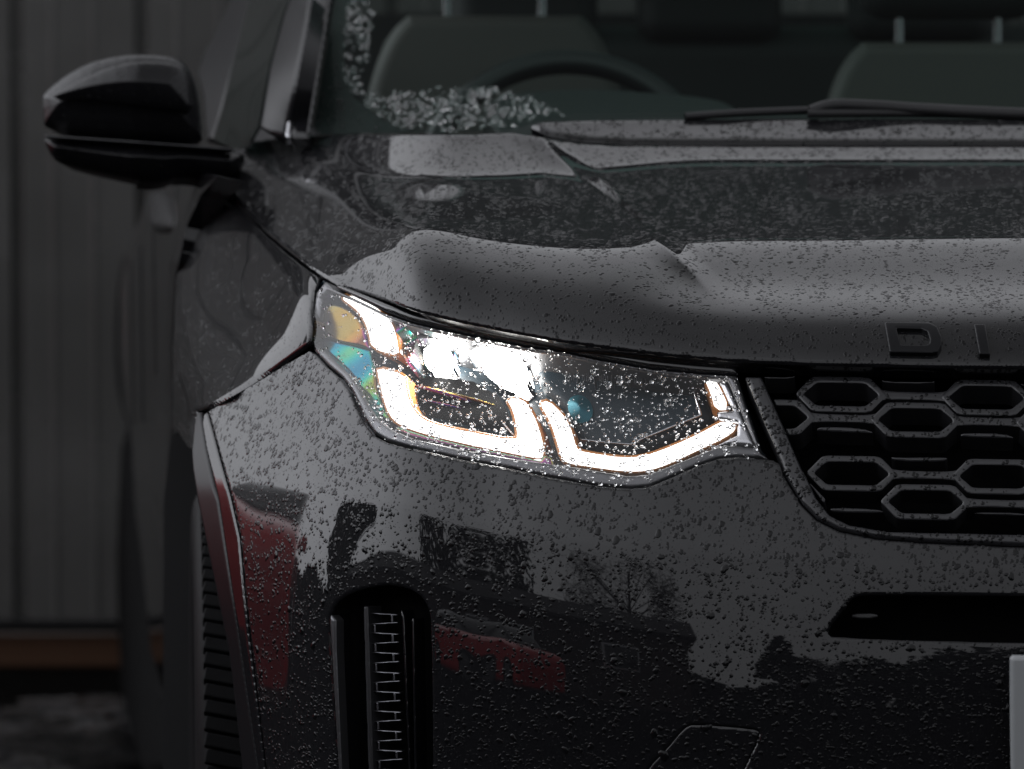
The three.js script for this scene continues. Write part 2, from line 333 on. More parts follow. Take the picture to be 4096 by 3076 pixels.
// ---- wing (front fender) and flank: one shaped surface, split at the shut lines
const zSide0 = smoothFit([[1294, 1115, -0.34], [1240, 1260, zFront(1240, 1260), 4], [1235, 1390, zFront(1235, 1390), 10], [1170, 1435, zFront(1170, 1435), 10], [1100, 1478, zFront(1100, 1478), 10], [960, 1560, zFront(960, 1560), 10], [825, 1640, zFront(825, 1640), 10], [1225, 1060, -0.41], [1150, 1005, -0.54], [1040, 905, -0.77], [960, 815, -0.96], [930, 760, -1.02], [905, 640, -1.10],
  [1110, 1250, -0.42], [960, 1330, -0.555], [850, 1450, -0.62], [775, 1560, -0.67], [1000, 1120, -0.65], [900, 1130, -0.82], [820, 1250, -0.82], [760, 900, -1.22], [760, 1100, -1.06], [700, 1300, -1.05], [700, 1650, -0.9], [740, 1700, -0.72], [690, 1000, -1.3]], 4, 980, 1200, 400);
const zSide = (x, y) => { // the wing rolls forward just above its shut line with the bumper
  const q = ((x - 1236) * -247 + (y - 1390) * -407) / 476, t = clamp(q / 95, 0, 1);
  return zSide0(x, y) + 0.034 * (1 - 0.65 * ss(x, 1040, 1240)) * (q < 95 ? 1 - (1 - t) * (1 - t) : 1 - ss(q, 95, 430));
};
const flank = table([[430, -4.4], [490, -3.5], [521, -3.0], [560, -2.5], [599, -2.0], [650, -1.55], [703, -1.15], [760, -0.85], [830, -0.6]]);
const zDoor = (px, py) => flank(px - 0.22 * Math.max(0, 1050 - py) - 0.00004 * Math.pow(Math.max(0, 1050 - py), 2) - 0.05 * Math.max(0, py - 1700));
const fenderPoly = [[1296, 1113], [1262, 1162], [1243, 1259], [1238, 1380], ...[[1100, 1470], [960, 1555], [829, 1632]], [800, 1640], [782, 1640], [772, 1700], [764, 1800], [745, 1790], [725, 1759], [699, 1722], [688, 1745], [684, 1400], [700, 1100], [745, 900], [800, 780], [850, 725], [890, 725], [926, 772], ...hoodEdge.filter(([x]) => x > 930 && x < 1300).map(([x, y]) => [x - 4, y + 9])];
const fender = part('fender', sheet({ poly: fenderPoly, zf: zSide, cell: 6, round: 0.003, skirt: 0.03 }), M.paint, car);
const doorPoly = [...cH([800, 0], [770, 100], [745, 250], [745, 640], [780, 1000]), ...cH([812, 1100], [830, 1250], [850, 1659]), [560, 2200], [600, 2600], [660, 2810], [690, 2600], [672, 2100], [677, 1800], [686, 1700], [680, 1400], [696, 1100], [741, 900], [796, 780], [866, 700], [820, 690], [640, 735], [589, 747], [551, 886]];
part('front_door', sheet({ poly: doorPoly, zf: zDoor, cell: 6, round: 0.002, skirt: 0.03 }), M.paint, car);
part('rear_wing', sheet({ poly: [...cH([720, 380], [745, 420], [742, 640], [775, 1000], [808, 1100], [826, 1250], [846, 1659]), [556, 2200], [596, 2600], [640, 2800], [600, 2960], [455, 2960], [455, 2200], [470, 1800], [500, 1690], [470, 1560], [456, 1350]], zf: (x, y) => zDoor(x, y) - 0.25, cell: 6, round: 0.01, skirt: 0.05 }), M.hollow, car);
for (const [x0, y0, x1, y1, w] of [[563, 985, 571, 1690, 9], [520, 1040, 534, 1700, 6], [612, 900, 622, 1500, 5]]) part('door_gap', sheet({ poly: [[x0 - w / 2, y0], [x0 + w / 2, y0], [x1 + w / 2, y1], [x1 - w / 2, y1]], zf: (x, y) => zDoor(x, y) + 0.01, cell: 4, round: 0, skirt: 0.004 }), M.hollow, car);
part('rear_arch_trim', sheet({ poly: soft([[500, 1000], [514, 1000], [494, 1070], [480, 1260], [478, 1500], [500, 1640], [524, 1710], [508, 1712], [480, 1640], [455, 1506], [455, 1253], [476, 1063]], 1), zf: (x, y) => zDoor(x, y) + 0.02, cell: 4, round: 0.004, skirt: 0.02 }), M.hollow, car);
part('rear_tyre', sheet({ poly: soft([[462, 1780], [505, 1715], [548, 1900], [566, 2250], [592, 2600], [640, 2900], [650, 3120], [440, 3120], [446, 2300]], 1), zf: (x, y) => zDoor(x, y) + 0.04, cell: 8, round: 0.03, skirt: 0.1 }), M.hollow, car);
// door handle
part('door_handle', sheet({ poly: soft(cA([940, 1230], [1060, 1190], [1100, 1360], [1070, 1480], [960, 1470])), zf: (x, y) => zDoor(x, y) + 0.03, cell: 5, bulge: (d) => 0.01 * Math.sqrt(Math.min(1, d / 0.01)), skirt: 0.03 }), M.mirrorBlack, car);

// ---- headlight outline
const lampTop = [...cD([340, 190], [480, 255], [620, 320], [760, 390], [1000, 470], [1300, 540], [1600, 600], [1900, 660]), ...cE([400, 300], [700, 365], [1100, 435], [1450, 470], [1700, 487], [1810, 495])];
const lampBottom = [...cE([2010, 1125], [2090, 1180], [1960, 1172], [1800, 1165], [1650, 1180], [1500, 1230], [1300, 1320], [1100, 1405], [950, 1420], [700, 1400], [300, 1330], [0, 1265]), ...cD([1400, 1590], [1000, 1500], [800, 1445], [690, 1390], [610, 1280], [550, 1160], [500, 1040], [420, 930], [300, 830], [200, 720], [170, 640], [180, 420], [215, 230], [290, 135])];
const lampPoly = [...lampTop, ...lampBottom];

// ---- bumper skin
const grilleOuter = [...cG([40, 570], [330, 1260]), ...cK([960, 0], [1050, 150], [1130, 230], [1250, 290], [1450, 330], [1700, 350], [2212, 372])];
const bumperLeft = [[926, 2000], [959, 2149], [978, 2363], [998, 2551], [1030, 2810], [1066, 3120], [1080, 3300]];
const slotPoly = soft([...cK([1180, 820], [1280, 690], [1320, 640], [1400, 625], [2212, 635]), [5300, 2390], [5300, 2580], ...cK([2212, 876], [1215, 850])], 1);
const ventPoly = soft([...cJ([445, 830], [480, 730], [560, 670], [700, 630], [820, 622], [940, 660], [1005, 740], [1022, 860], [1030, 1661]), [1735, 3300], [1370, 3300], ...cJ([505, 1661], [465, 1100])], 1);
const bumperPoly = [[829, 1642], ...[[960, 1564], [1100, 1480], [1236, 1398]], ...lampBottom.slice(1, -4).reverse().slice(0), ...grilleOuter.slice(1), [5300, 2192], [5300, 3300], ...bumperLeft.reverse()];
const towPoly = soft([...cK([250, 1534], [350, 1430], [440, 1320], [490, 1300], [800, 1325], [840, 1345], [750, 1534]), [2940, 3150], [2560, 3150]], 1);
const bumper = part('front_bumper', sheet({ poly: bumperPoly, holes: [slotPoly, ventPoly, towPoly], zf: zFront, cell: 8, round: 0.0016, skirt: 0.03, shrink: 1.5 }), M.paint, car);
part('tow_eye_cover', sheet({ poly: towPoly, zf: zFront, cell: 6, round: 0.0005, skirt: 0.012, shrink: 1 }), M.paint, bumper);
part('bumper_backing', sheet({ poly: [[900, 1600], [1230, 1340], [1500, 1190], [2950, 1440], [5300, 1460], [5300, 3300], [1110, 3300], [960, 2100]], zf: (x, y) => zFront(x, y) - 0.13, cell: 40, round: 0, skirt: 0 }), M.hollow, car);

// ---- lower slot and its small bar
part('slot_insert', sheet({ poly: slotPoly, zf: (x, y) => zFront(x, y) - 0.07, cell: 14, round: 0, skirt: 0, shrink: -60 }), M.hollow, bumper);
part('slot_tab', sheet({ poly: soft(cK([1310, 722], [1448, 720], [1448, 748], [1312, 748]), 1), zf: (x, y) => zFront(x, y) - 0.03, cell: 4, round: 0.0005, skirt: 0.006 }), M.satin, bumper);

// ---- corner vent with its mesh
const vent = new THREE.Group(); vent.name = 'corner_vent'; car.add(vent);
part('vent_trim', sheet({ poly: [...cJ([447, 830], [452, 790], [480, 820], [482, 1000], [512, 1661]), [1380, 3300], [1362, 3300], ...cJ([497, 1661], [458, 1000])], zf: (x, y) => zFront(x, y) + 0.002, cell: 4, round: 0.002, skirt: 0.01 }), M.bezel, vent);
part('vent_duct', sheet({ poly: ventPoly, zf: (x, y) => zFront(x, y) - 0.035 - 0.02 * ss(x, 1400, 1500), cell: 14, round: 0, skirt: 0, shrink: -10 }), M.hollow, vent);
part('vent_bar', sheet({ poly: [...cJ([636, 740], [660, 740], [690, 1661]), [1497, 3300], [1475, 3300], ...cJ([664, 1661])], zf: (x, y) => zFront(x, y) - 0.016, cell: 5, round: 0.002, skirt: 0.02 }), M.satin, vent);
part('vent_rib', sheet({ poly: [...cJ([850, 750], [868, 800], [905, 1661]), [1650, 3300], [1642, 3300], ...cJ([895, 1661], [858, 830])], zf: (x, y) => zFront(x, y) - 0.02, cell: 4, round: 0.001, skirt: 0.02 }), M.glossBlack, vent);
part('vent_rib', sheet({ poly: [...cJ([912, 820], [922, 800], [940, 1661]), [1672, 3300], [1664, 3300], ...cJ([928, 1661])], zf: (x, y) => zFront(x, y) - 0.012, cell: 4, round: 0.001, skirt: 0.02 }), M.glossBlack, vent);
for (let k = 0; k < 19; k++) { // hexagonal wire mesh: each slanted strand is a piece
  const y = 785 + k * 55.2, x0 = 672 + k * 1.9, left = k % 2 === 0, w = 9;
  const zf = (a, b) => zFront(a, b) - 0.024;
  const a = [[x0 + 6, y - (left ? 4 : -4)], [x0 + 158, y + (left ? 6 : -6)]];
  const strand = [[a[0][0] - 12, a[0][1] - w / 2], [a[1][0], a[1][1] - w / 2], [a[1][0], a[1][1] + w / 2], [a[0][0] - 12, a[0][1] + w / 2]];
  part('mesh_strand', sheet({ poly: cJ(...strand), zf, cell: 3, round: 0.001, skirt: 0.006 }), M.alloy, vent);
  const lx = left ? x0 + 126 : x0 + 26, ly = left ? [y + 4, y + 51] : [y + 3, y + 53];
  part('mesh_link', sheet({ poly: cJ([lx - 5, ly[0]], [lx + 6, ly[0]], [lx + 7, ly[1]], [lx - 4, ly[1]]), zf, cell: 3, round: 0.001, skirt: 0.006 }), M.alloy, vent);
}

// ---- grille
const grille = new THREE.Group(); grille.name = 'grille'; car.add(grille);
const zG = (d) => (x, y) => zFront(x, y) + d;
const frameIn = [...cG([190, 580], [360, 960], [500, 1290]), ...cK([1080, 0], [1130, 110], [1200, 200], [1300, 250], [1500, 285], [2212, 300])];
part('grille_frame', sheet({ poly: [...cG([40, 572], [190, 576]), ...frameIn.slice(1), [5300, 2135], [5300, 2186], ...grilleOuter.slice(1).reverse()], zf: zG(0.003), cell: 6, round: 0.004, skirt: 0.03, shrink: 5 }), M.satin, grille);
part('grille_backing', sheet({ poly: [...cG([100, 520], [600, 1659]), [3400, 2130], [5300, 2150], [5300, 1460], [3000, 1450]], zf: zG(-0.10), cell: 40, round: 0, skirt: 0 }), M.hollow, grille);
const hexRing = (cx, cy, tilt = 0.02) => { // [outer, hole] of one ring, in pixels
  const split = (p) => p.flatMap((a, i) => { const b = p[(i + 1) % p.length]; return [a, [lerp(a[0], b[0], 0.3), lerp(a[1], b[1], 0.3)], [lerp(a[0], b[0], 0.7), lerp(a[1], b[1], 0.7)]]; });
  const H = (w, h, k) => soft(split([[-w, 0], [-w * k, -h], [w * k, -h], [w, 0], [w * k, h], [-w * k, h]].map(([x, y]) => [cx + x, cy + y + x * tilt])), 2);
  return [H(184, 71, 0.62), H(152, 46, 0.64)];
};
const clipG = (p) => p; 
const rows = [[1568, 3364, 0], [1664, 3081, 1], [1884, 3406, 2], [1992, 3121, 3]];
const clipLine = (y) => 3048 + (y - 1500) * 0.437 + (y > 1900 ? (y - 1900) * 0.25 : 0);
for (const [ry, rx, row] of rows) for (let k = 0; k < 4; k++) {
  const cx = rx + k * 582, cy = ry + (cx - 3000) * 0.022 * (cx < 4200 ? 1 : 1) - (row % 2 ? 0 : 0);
  const [o, h] = hexRing(cx, cy, 0.018), lim = clipLine(cy);
  if (cx - 176 < lim) { // cut by the frame
    const cut = (p) => { const q = p.filter(([x, y]) => x > clipLine(y) - 10); return q; };
    const oo = cut(o), hh = cut(h);
    if (oo.length > 4) part('grille_ring', sheet({ poly: oo, holes: hh.length > 3 ? [[...hh, [clipLine(cy) - 60, cy]]] : [], zf: zG(-0.012), cell: 5, round: 0.001, skirt: 0.03 }), M.satin, grille);
  } else part('grille_ring', sheet({ poly: o, holes: [h], zf: zG(-0.012), cell: 5, round: 0.001, skirt: 0.03 }), M.satin, grille);
  // bar to the next ring
  const bx0 = cx + 160, bx1 = cx + 582 - 160, by = (x) => cy + (x - cx) * 0.02;
  const bar = [[bx0 - 8, by(bx0) - 26], [bx0 + 26, by(bx0) - 15], [bx1 - 26, by(bx1) - 15], [bx1 + 8, by(bx1) - 26], [bx1 + 8, by(bx1) + 26], [bx1 - 26, by(bx1) + 15], [bx0 + 26, by(bx0) + 15], [bx0 - 8, by(bx0) + 26]];
  if (bx0 > clipLine(cy)) part('grille_bar', sheet({ poly: soft(bar, 2), zf: zG(-0.013), cell: 5, round: 0.001, skirt: 0.03 }), M.satin, grille);
}
for (const p of [[[600, 998], [650, 972], [960, 985], [1062, 1022], [1000, 1022], [640, 1006]], [[1695, 1050], [1760, 1020], [2060, 1028], [2148, 1062], [2080, 1062]], [[1172, 1206], [1230, 1214], [1560, 1212], [1632, 1216], [1590, 1246], [1230, 1240]], [[700, 1612], [760, 1600], [1080, 1612], [1152, 1642], [740, 1636]], [[1810, 1648], [1880, 1636], [2180, 1640], [2260, 1665]],
  [[1096, 604], [1140, 624], [1490, 630], [1540, 612], [1500, 640], [1140, 636]], [[205, 588], [410, 592], [455, 572], [420, 602], [205, 600]], [[2168, 632], [2220, 650], [2500, 655], [2500, 664], [2210, 660]], [[2250, 1236], [2310, 1246], [2700, 1250], [2700, 1275], [2290, 1268]]])
  part('grille_slat', sheet({ poly: soft(cG(...p), 1), zf: zG(-0.014), cell: 4, round: 0.0015, skirt: 0.025 }), M.satin, grille);
for (const [x, y, w] of [[735, 716, 220], [1830, 748, 210], [1330, 922, 200], [940, 1315, 55], [900, 845, 130]]) // thin louvre edges deep inside the openings
  part('louvre', sheet({ poly: cG([x - w, y - 4], [x + w, y - 2], [x + w * 0.9, y + 3], [x - w * 0.9, y + 3]), zf: zG(-0.05), cell: 4, round: 0.001, skirt: 0.02 }), M.satin, grille);

// ---- badge letters
const letterD = cG([1135, 165], [1480, 170], [1540, 200], [1575, 280], [1575, 340], [1545, 395], [1500, 405], [1175, 400]);
const letterDHole = cG([1228, 212], [1420, 216], [1468, 240], [1485, 300], [1480, 335], [1450, 346], [1258, 342]);
const zBadge = (x, y) => zHood(x, y) + 0.008;
part('badge_letter', sheet({ poly: letterD, holes: [letterDHole], zf: zBadge, cell: 4, round: 0.001, skirt: 0.012 }), M.archBlack, hood);
part('badge_letter', sheet({ poly: cG([1826, 180], [1912, 182], [1952, 418], [1868, 416]), zf: zBadge, cell: 4, round: 0.001, skirt: 0.012 }), M.archBlack, hood);
part('badge_letter', sheet({ poly: soft([[4092, 1310], [4110, 1296], [4260, 1300], [4275, 1318], [4150, 1330], [4160, 1350], [4290, 1360], [4300, 1410], [4280, 1424], [4110, 1420], [4100, 1400], [4240, 1398], [4236, 1378], [4110, 1366]], 1), zf: zBadge, cell: 5, round: 0.001, skirt: 0.012 }), M.archBlack, hood);

// ---- number plate
part('number_plate', sheet({ poly: soft([[4041, 2640], [4044, 2625], [4070, 2623], [5200, 2650], [5200, 3110], [4050, 3110], [4044, 3080]], 1), zf: () => 0.205, cell: 12, round: 0.002, skirt: 0.008 }), M.plate, car);

// ================================================================ HEADLIGHT
const lamp = new THREE.Group(); lamp.name = 'headlight'; car.add(lamp);
const zL = (d) => (x, y) => zFront(x, y) + d;
const lens = part('lens', sheet({ poly: lampPoly, zf: zL(0.001), cell: 8, round: 0.004, skirt: 0, shrink: 5 }), M.pane, lamp);
part('housing', sheet({ poly: lampPoly, zf: zL(-0.085), cell: 16, round: 0, skirt: 0, shrink: 0 }), M.lampBlack, lamp);
// rim all round, seen through the lens
const innerLamp = [...lampTop.map(([x, y]) => [x + 6, y + 22]).slice(1, -1), ...cE([1735, 560], [1950, 1075], [1700, 1050], [1560, 1100], [1250, 1225], [1080, 1290], [920, 1300], [500, 1230], [0, 1160]), ...cD([1400, 1490], [1000, 1400], [830, 1330], [720, 1250], [650, 1150], [580, 1020], [500, 900], [380, 790], [240, 650], [232, 480], [260, 300], [320, 235])];
part('rim', sheet({ poly: lampPoly, holes: [innerLamp], zf: zL(-0.012), cell: 6, round: 0.004, skirt: 0.07, shrink: 3 }), M.bezel, lamp);
const bladeA = soft(cD([415, 285], [470, 245], [640, 310], [770, 400], [835, 480], [872, 600], [888, 750], [665, 692], [642, 560], [590, 430], [510, 350]), 1);
const uShape = soft(cD([703, 828], [935, 890], [940, 965], [962, 1080], [1005, 1170], [1080, 1250], [1200, 1296], [1400, 1340], [1835, 1425], [1838, 1340], [1808, 1190], [1750, 1085], [1900, 1085], [1965, 1190], [2015, 1300], [2055, 1450], [2055, 1545], [2025, 1572], [1900, 1550], [1500, 1470], [1100, 1378], [885, 1305], [805, 1225], [760, 1100], [722, 940]), 1);
const jShape = soft(cE([205, 715], [290, 695], [400, 800], [462, 900], [492, 1000], [515, 1085], [570, 1112], [900, 1160], [1070, 1142], [1300, 1055], [1500, 962], [1640, 885], [1690, 862], [1790, 880], [1798, 930], [1700, 1000], [1500, 1092], [1250, 1212], [1080, 1266], [900, 1272], [600, 1232], [420, 1202], [385, 1160], [362, 1080], [300, 880]), 1);
const bladeD = soft(cE([1525, 498], [1630, 508], [1755, 770], [1622, 772], [1590, 640]), 1);
// thin films of different thickness stand in for the lens stress colours
const film = (nm, base = 0.02, rough = 0.22) => phys({ name: 'stress_colour_film_' + nm, color: Array.isArray(base) ? C(...base) : C(base, base, base), roughness: rough, ior: 2.3, iridescence: 1, iridescenceIOR: 1.35, iridescenceThicknessRange: [100, nm] });
const filmPink = film(520, 0.10), filmGreen = film(600, 0.03);
M.amber = phys({ name: 'amber_tint', color: C(0.42, 0.17, 0.05), roughness: 0.35 });
const halfPlane = (poly, a, b) => { // keeps what lies left of the line a to b
  const side = (p) => (b[0] - a[0]) * (p[1] - a[1]) - (b[1] - a[1]) * (p[0] - a[0]), q = [];
  poly.forEach((p, k) => { const n = poly[(k + 1) % poly.length], u = side(p), v = side(n); if (u <= 0) q.push(p); if ((u < 0 && v > 0) || (u > 0 && v < 0)) { const t = u / (u - v); q.push([lerp(p[0], n[0], t), lerp(p[1], n[1], t)]); } });
  return q;
};
const drlPolys = [bladeA, uShape, jShape, bladeD];
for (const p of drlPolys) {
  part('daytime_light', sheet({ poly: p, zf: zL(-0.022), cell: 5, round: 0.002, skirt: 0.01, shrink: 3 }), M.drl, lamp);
  part('light_surround', sheet({ poly: p, zf: zL(-0.026), cell: 6, round: 0.003, skirt: 0.03, shrink: -8 }), M.amber, lamp);  // amber border painted for the orange fringe along the light edges
}
const sidePoly = soft(cD([320, 330], [400, 335], [520, 400], [600, 500], [645, 640], [690, 800], [705, 900], [730, 1040], [770, 1180], [860, 1300], [700, 1230], [640, 1130], [580, 1010], [510, 895], [390, 790], [250, 650], [240, 480], [265, 400]), 1);
const sideZ = (x, y) => zFront(x, y) - 0.030 - 0.0045 * Math.sin((y - 1200) / 47 + 0.6) * Math.sin((x - 1180) / 55) - 0.0025 * Math.sin((x * 0.8 + y) / 31);
const sideCut = cD([100, 560], [900, 760]);
part('side_reflector', sheet({ poly: halfPlane(sidePoly, sideCut[0], sideCut[1]), zf: sideZ, cell: 4, round: 0.003, skirt: 0.01 }), film(318, 0.03, 0.2), lamp);
part('side_reflector', sheet({ poly: halfPlane(sidePoly, sideCut[1], sideCut[0]), zf: sideZ, cell: 4, round: 0.003, skirt: 0.01 }), film(455, 0.03, 0.2), lamp);
part('upper_reflector', sheet({ poly: soft(cD([800, 420], [1000, 490], [1300, 560], [1500, 600], [1040, 585], [1020, 700], [960, 820], [900, 700], [880, 580]), 1), zf: (x, y) => zFront(x, y) - 0.036 - 0.008 * Math.sin(x / 40 + y / 25), cell: 5, round: 0, skirt: 0.03 }), filmGreen, lamp);
part('lower_strip', sheet({ poly: cD([860, 1310], [1100, 1385], [1500, 1480], [1900, 1560], [2030, 1585], [2060, 1540], [2120, 1560], [2150, 1660], [1900, 1600], [1400, 1500], [1000, 1410], [870, 1350]), zf: zL(-0.02), cell: 5, round: 0.004, skirt: 0.01 }), filmPink, lamp);
part('corner_reflector', sheet({ poly: cE([1660, 540], [1730, 560], [1950, 1070], [1700, 1050], [1560, 1100], [1800, 980], [1810, 880], [1650, 850], [1640, 790], [1770, 780]), zf: zL(-0.02), cell: 5, round: 0.004, skirt: 0.01 }), M.chrome, lamp);
// projectors
const projector = (poly, em, d) => {
  const g = new THREE.Group(); g.name = 'projector'; lamp.add(g);
  part('projector_lens', sheet({ poly: soft(poly, 2), zf: zL(d), cell: 5, bulge: (m) => 0.010 * Math.sqrt(Math.min(1, m / 0.014)), skirt: 0.03 }), em, g);
  part('projector_bezel', sheet({ poly: soft(poly, 2), zf: zL(d - 0.006), cell: 6, round: 0.004, skirt: 0.03, shrink: -10 }), M.lampBlack, g);
  return g;
};
const projA = cD([1095, 710], [1150, 660], [1270, 670], [1325, 730], [1320, 830], [1250, 870], [1140, 860], [1095, 800]);
const projB = cD([1455, 640], [1640, 632], [1770, 655], [1870, 740], [1930, 850], [1920, 960], [1830, 1020], [1720, 990], [1600, 900], [1470, 740]);
projector(projA, M.beam, -0.045); projector(projB, M.beam, -0.045);
for (const [x, y] of [[1755, 1430], [1990, 1465]]) { const l = new THREE.PointLight(C(1, 0.98, 0.94), 0.05); l.name = 'headlight_bulb'; l.position.copy(pt(x, y, zFront(x, y) - 0.05)); l.castShadow = true; l.shadow.radius = 0.3; scene.add(l); }
part('projector_shelf', sheet({ poly: cD([1035, 575], [1420, 575], [1800, 620], [1960, 700], [1960, 720], [1420, 612], [1040, 600]), zf: zL(-0.03), cell: 5, round: 0.002, skirt: 0.04 }), M.bezel, lamp);
for (const [a, b, q, e] of [[[1200, 1185], [1500, 1240], [1720, 1300], [1720, 1312]], [[1380, 1140], [1600, 1190], [1760, 1230], [1758, 1242]]]) part('trim_line', sheet({ poly: cD(a, b, q, e, [b[0], b[1] + 12], [a[0], a[1] + 8]), zf: zL(-0.05), cell: 4, round: 0.001, skirt: 0.01 }), M.chrome, lamp);
part('trim_line', sheet({ poly: cD([1725, 1290], [1745, 1290], [1830, 1390], [1810, 1390]), zf: zL(-0.03), cell: 4, round: 0.002, skirt: 0.02 }), M.chrome, lamp);
part('inner_wall', sheet({ poly: cD([960, 900], [1000, 1060], [1060, 1180], [1160, 1245], [1800, 1385], [1770, 1200], [1700, 1080], [1500, 960], [1300, 930]), zf: (x, y) => zFront(x, y) - 0.062 + 0.02 * ss(y, 1500, 1720), cell: 6, round: 0, skirt: 0 }), M.hollow, lamp);
for (const [a, b, w, m] of [[[1010, 980], [1480, 1110], 26, film(325, 0.004, 0.35)], [[1060, 1090], [1640, 1240], 18, film(340, 0.004, 0.35)], [[1150, 1010], [1700, 1150], 14, film(290, 0.004, 0.35)], [[1130, 1190], [1560, 1290], 16, film(440, 0.004, 0.35)]])
  part('streak_strip', sheet({ poly: soft(cD([a[0], a[1] - w / 2], [(a[0] + b[0]) / 2, (a[1] + b[1]) / 2 - w - 10], [b[0], b[1] - w / 2], [b[0], b[1] + w / 2], [(a[0] + b[0]) / 2, (a[1] + b[1]) / 2 + w - 10], [a[0], a[1] + w / 2]), 2), zf: zL(-0.048), cell: 4, round: 0.004, skirt: 0.01 }), m, lamp);  // added film strips standing in for orange and violet streaks
part('inner_bowl', sheet({ poly: soft(cE([190, 330], [600, 400], [1000, 470], [1500, 520], [1600, 790], [1640, 860], [1080, 1120], [900, 1145], [560, 1090], [500, 980], [460, 880], [400, 760], [200, 600]), 1), zf: (x, y) => zFront(x, y) - 0.055, cell: 8, round: 0.01, skirt: 0 }), M.lampBlack, lamp);
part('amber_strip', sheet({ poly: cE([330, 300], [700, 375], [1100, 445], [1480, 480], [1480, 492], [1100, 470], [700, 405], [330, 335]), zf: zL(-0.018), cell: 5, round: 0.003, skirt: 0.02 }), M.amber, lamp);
part('bowl_edge', sheet({ poly: cE([1435, 570], [1448, 570], [1525, 815], [1518, 826], [1060, 1010], [1050, 1000], [1500, 815]), zf: zL(-0.045), cell: 3, round: 0.001, skirt: 0.01 }), M.chrome, lamp);
part('bowl_edge', sheet({ poly: cE([540, 1010], [700, 1030], [950, 1050], [1050, 1000], [1055, 1010], [950, 1062], [700, 1042], [540, 1022]), zf: zL(-0.045), cell: 3, round: 0.001, skirt: 0.01 }), M.chrome, lamp);
part('teal_glow', sheet({ poly: soft(cE([430, 700], [540, 650], [640, 720], [650, 850], [560, 900], [470, 860]), 2), zf: zL(-0.052), cell: 5, bulge: (d) => 0.01 * Math.min(1, d / 0.02), skirt: 0.004 }), phys({ name: 'painted_teal_glow', color: C(0.012, 0.10, 0.13), roughness: 0.35, metalness: 0.6 }), lamp);  // coloured bulge painted for a small blurred teal glow
for (let k = 0; k < 6; k++) { // small ribbed matrix lenses
  const x = 455 + k * 138, y = 505 + k * 6, g = new THREE.Group(); g.name = 'matrix_lens'; lamp.add(g);
  for (let r = 0; r < 5; r++) part('rib', sheet({ poly: cE([x + r * 15 - 30, y - 26 + Math.abs(r - 2) * 6], [x + r * 15 - 23, y - 26 + Math.abs(r - 2) * 6], [x + r * 15 - 23, y + 42 - Math.abs(r - 2) * 4], [x + r * 15 - 30, y + 42 - Math.abs(r - 2) * 4]), zf: zL(-0.03), cell: 2.5, round: 0.0008, skirt: 0.004 }), M.bezel, g);
  part('cell_wall', sheet({ poly: cE([x + 62, y - 30], [x + 68, y - 30], [x + 66, y + 60], [x + 60, y + 60]), zf: zL(-0.03), cell: 2.5, round: 0.0008, skirt: 0.012 }), M.bezel, g);
}
part('lens_seal', sheet({ poly: [...hoodEdge.filter(([x]) => x > 1290 && x < 3000).map(([x, y]) => [x, y - 4]), ...lampTop.slice().reverse().map(([x, y]) => [x, y - 3])], zf: zL(-0.010), cell: 6, round: 0.006, skirt: 0.02 }), M.glossBlack, lamp);
part('lamp_chin', sheet({ poly: [...lampBottom.slice(2, 14).map(([x, y]) => [x, y - 6]), ...lampBottom.slice(2, 14).reverse().map(([x, y]) => [x, y + 12])], zf: zL(-0.006), cell: 5, round: 0.003, skirt: 0.03 }), M.glossBlack, lamp);

// ================================================================ WHEEL, ARCH
const sideE = table([[1640, 826], [2000, 922], [2363, 972], [2810, 1024], [3120, 1062]]);
const L1 = [[737, 1494], [769, 1545], [776, 1620], [790, 1690], [800, 1760]];
part('bumper_side', sheet({ poly: [[826, 1648], [846, 1720], [874, 1830], [914, 1975], ...[[926, 2000], [959, 2149], [978, 2363], [998, 2551], [1030, 2810], [1066, 3120]].map(([x, y]) => [x - 6, y]), [1030, 3120], ...cI([1590, 1661], [1530, 1250], [1480, 900], [1420, 500], [1345, 0]), ...cH([1300, 1250], [1275, 1100]), [812, 1660]], zf: (x, y) => { const e = sideE(y); return zFront(e, y) - (e - x) * 0.0007; }, cell: 4, round: 0.0015, skirt: 0.01 }), M.paint, bumper);
part('arch_trim', sheet({ poly: [[768, 1873], [764, 1806], [774, 1700], [785, 1648], [800, 1648], ...cH([1300, 1250], [1350, 1500]), ...cI([1345, 0], [1420, 500], [1480, 900], [1530, 1250], [1590, 1661]), [1040, 3120], [975, 3120], ...cI([1490, 1661], [1445, 1250], [1410, 950], [1330, 560], [1215, 0])], zf: (x, y) => { const e = table([[1494, 760], [1750, 812], [2000, 872], [2324, 918], [2583, 958], [2810, 991], [3120, 1035]])(y), f = table([[1494, 826], [1640, 826], [2000, 922], [2363, 972], [2810, 1024], [3120, 1062]])(y); return zFront(f, y) - 0.04 - (e - x) * 0.0007; }, cell: 4, round: 0.002, skirt: 0.03 }), M.archBlack, car);
part('wheel_well', sheet({ poly: [[690, 1690], [720, 1690], [830, 1900], [1000, 2600], [1050, 3200], [650, 3200], [655, 2000]], zf: () => -1.25, cell: 30, round: 0, skirt: 0 }), M.black, car);
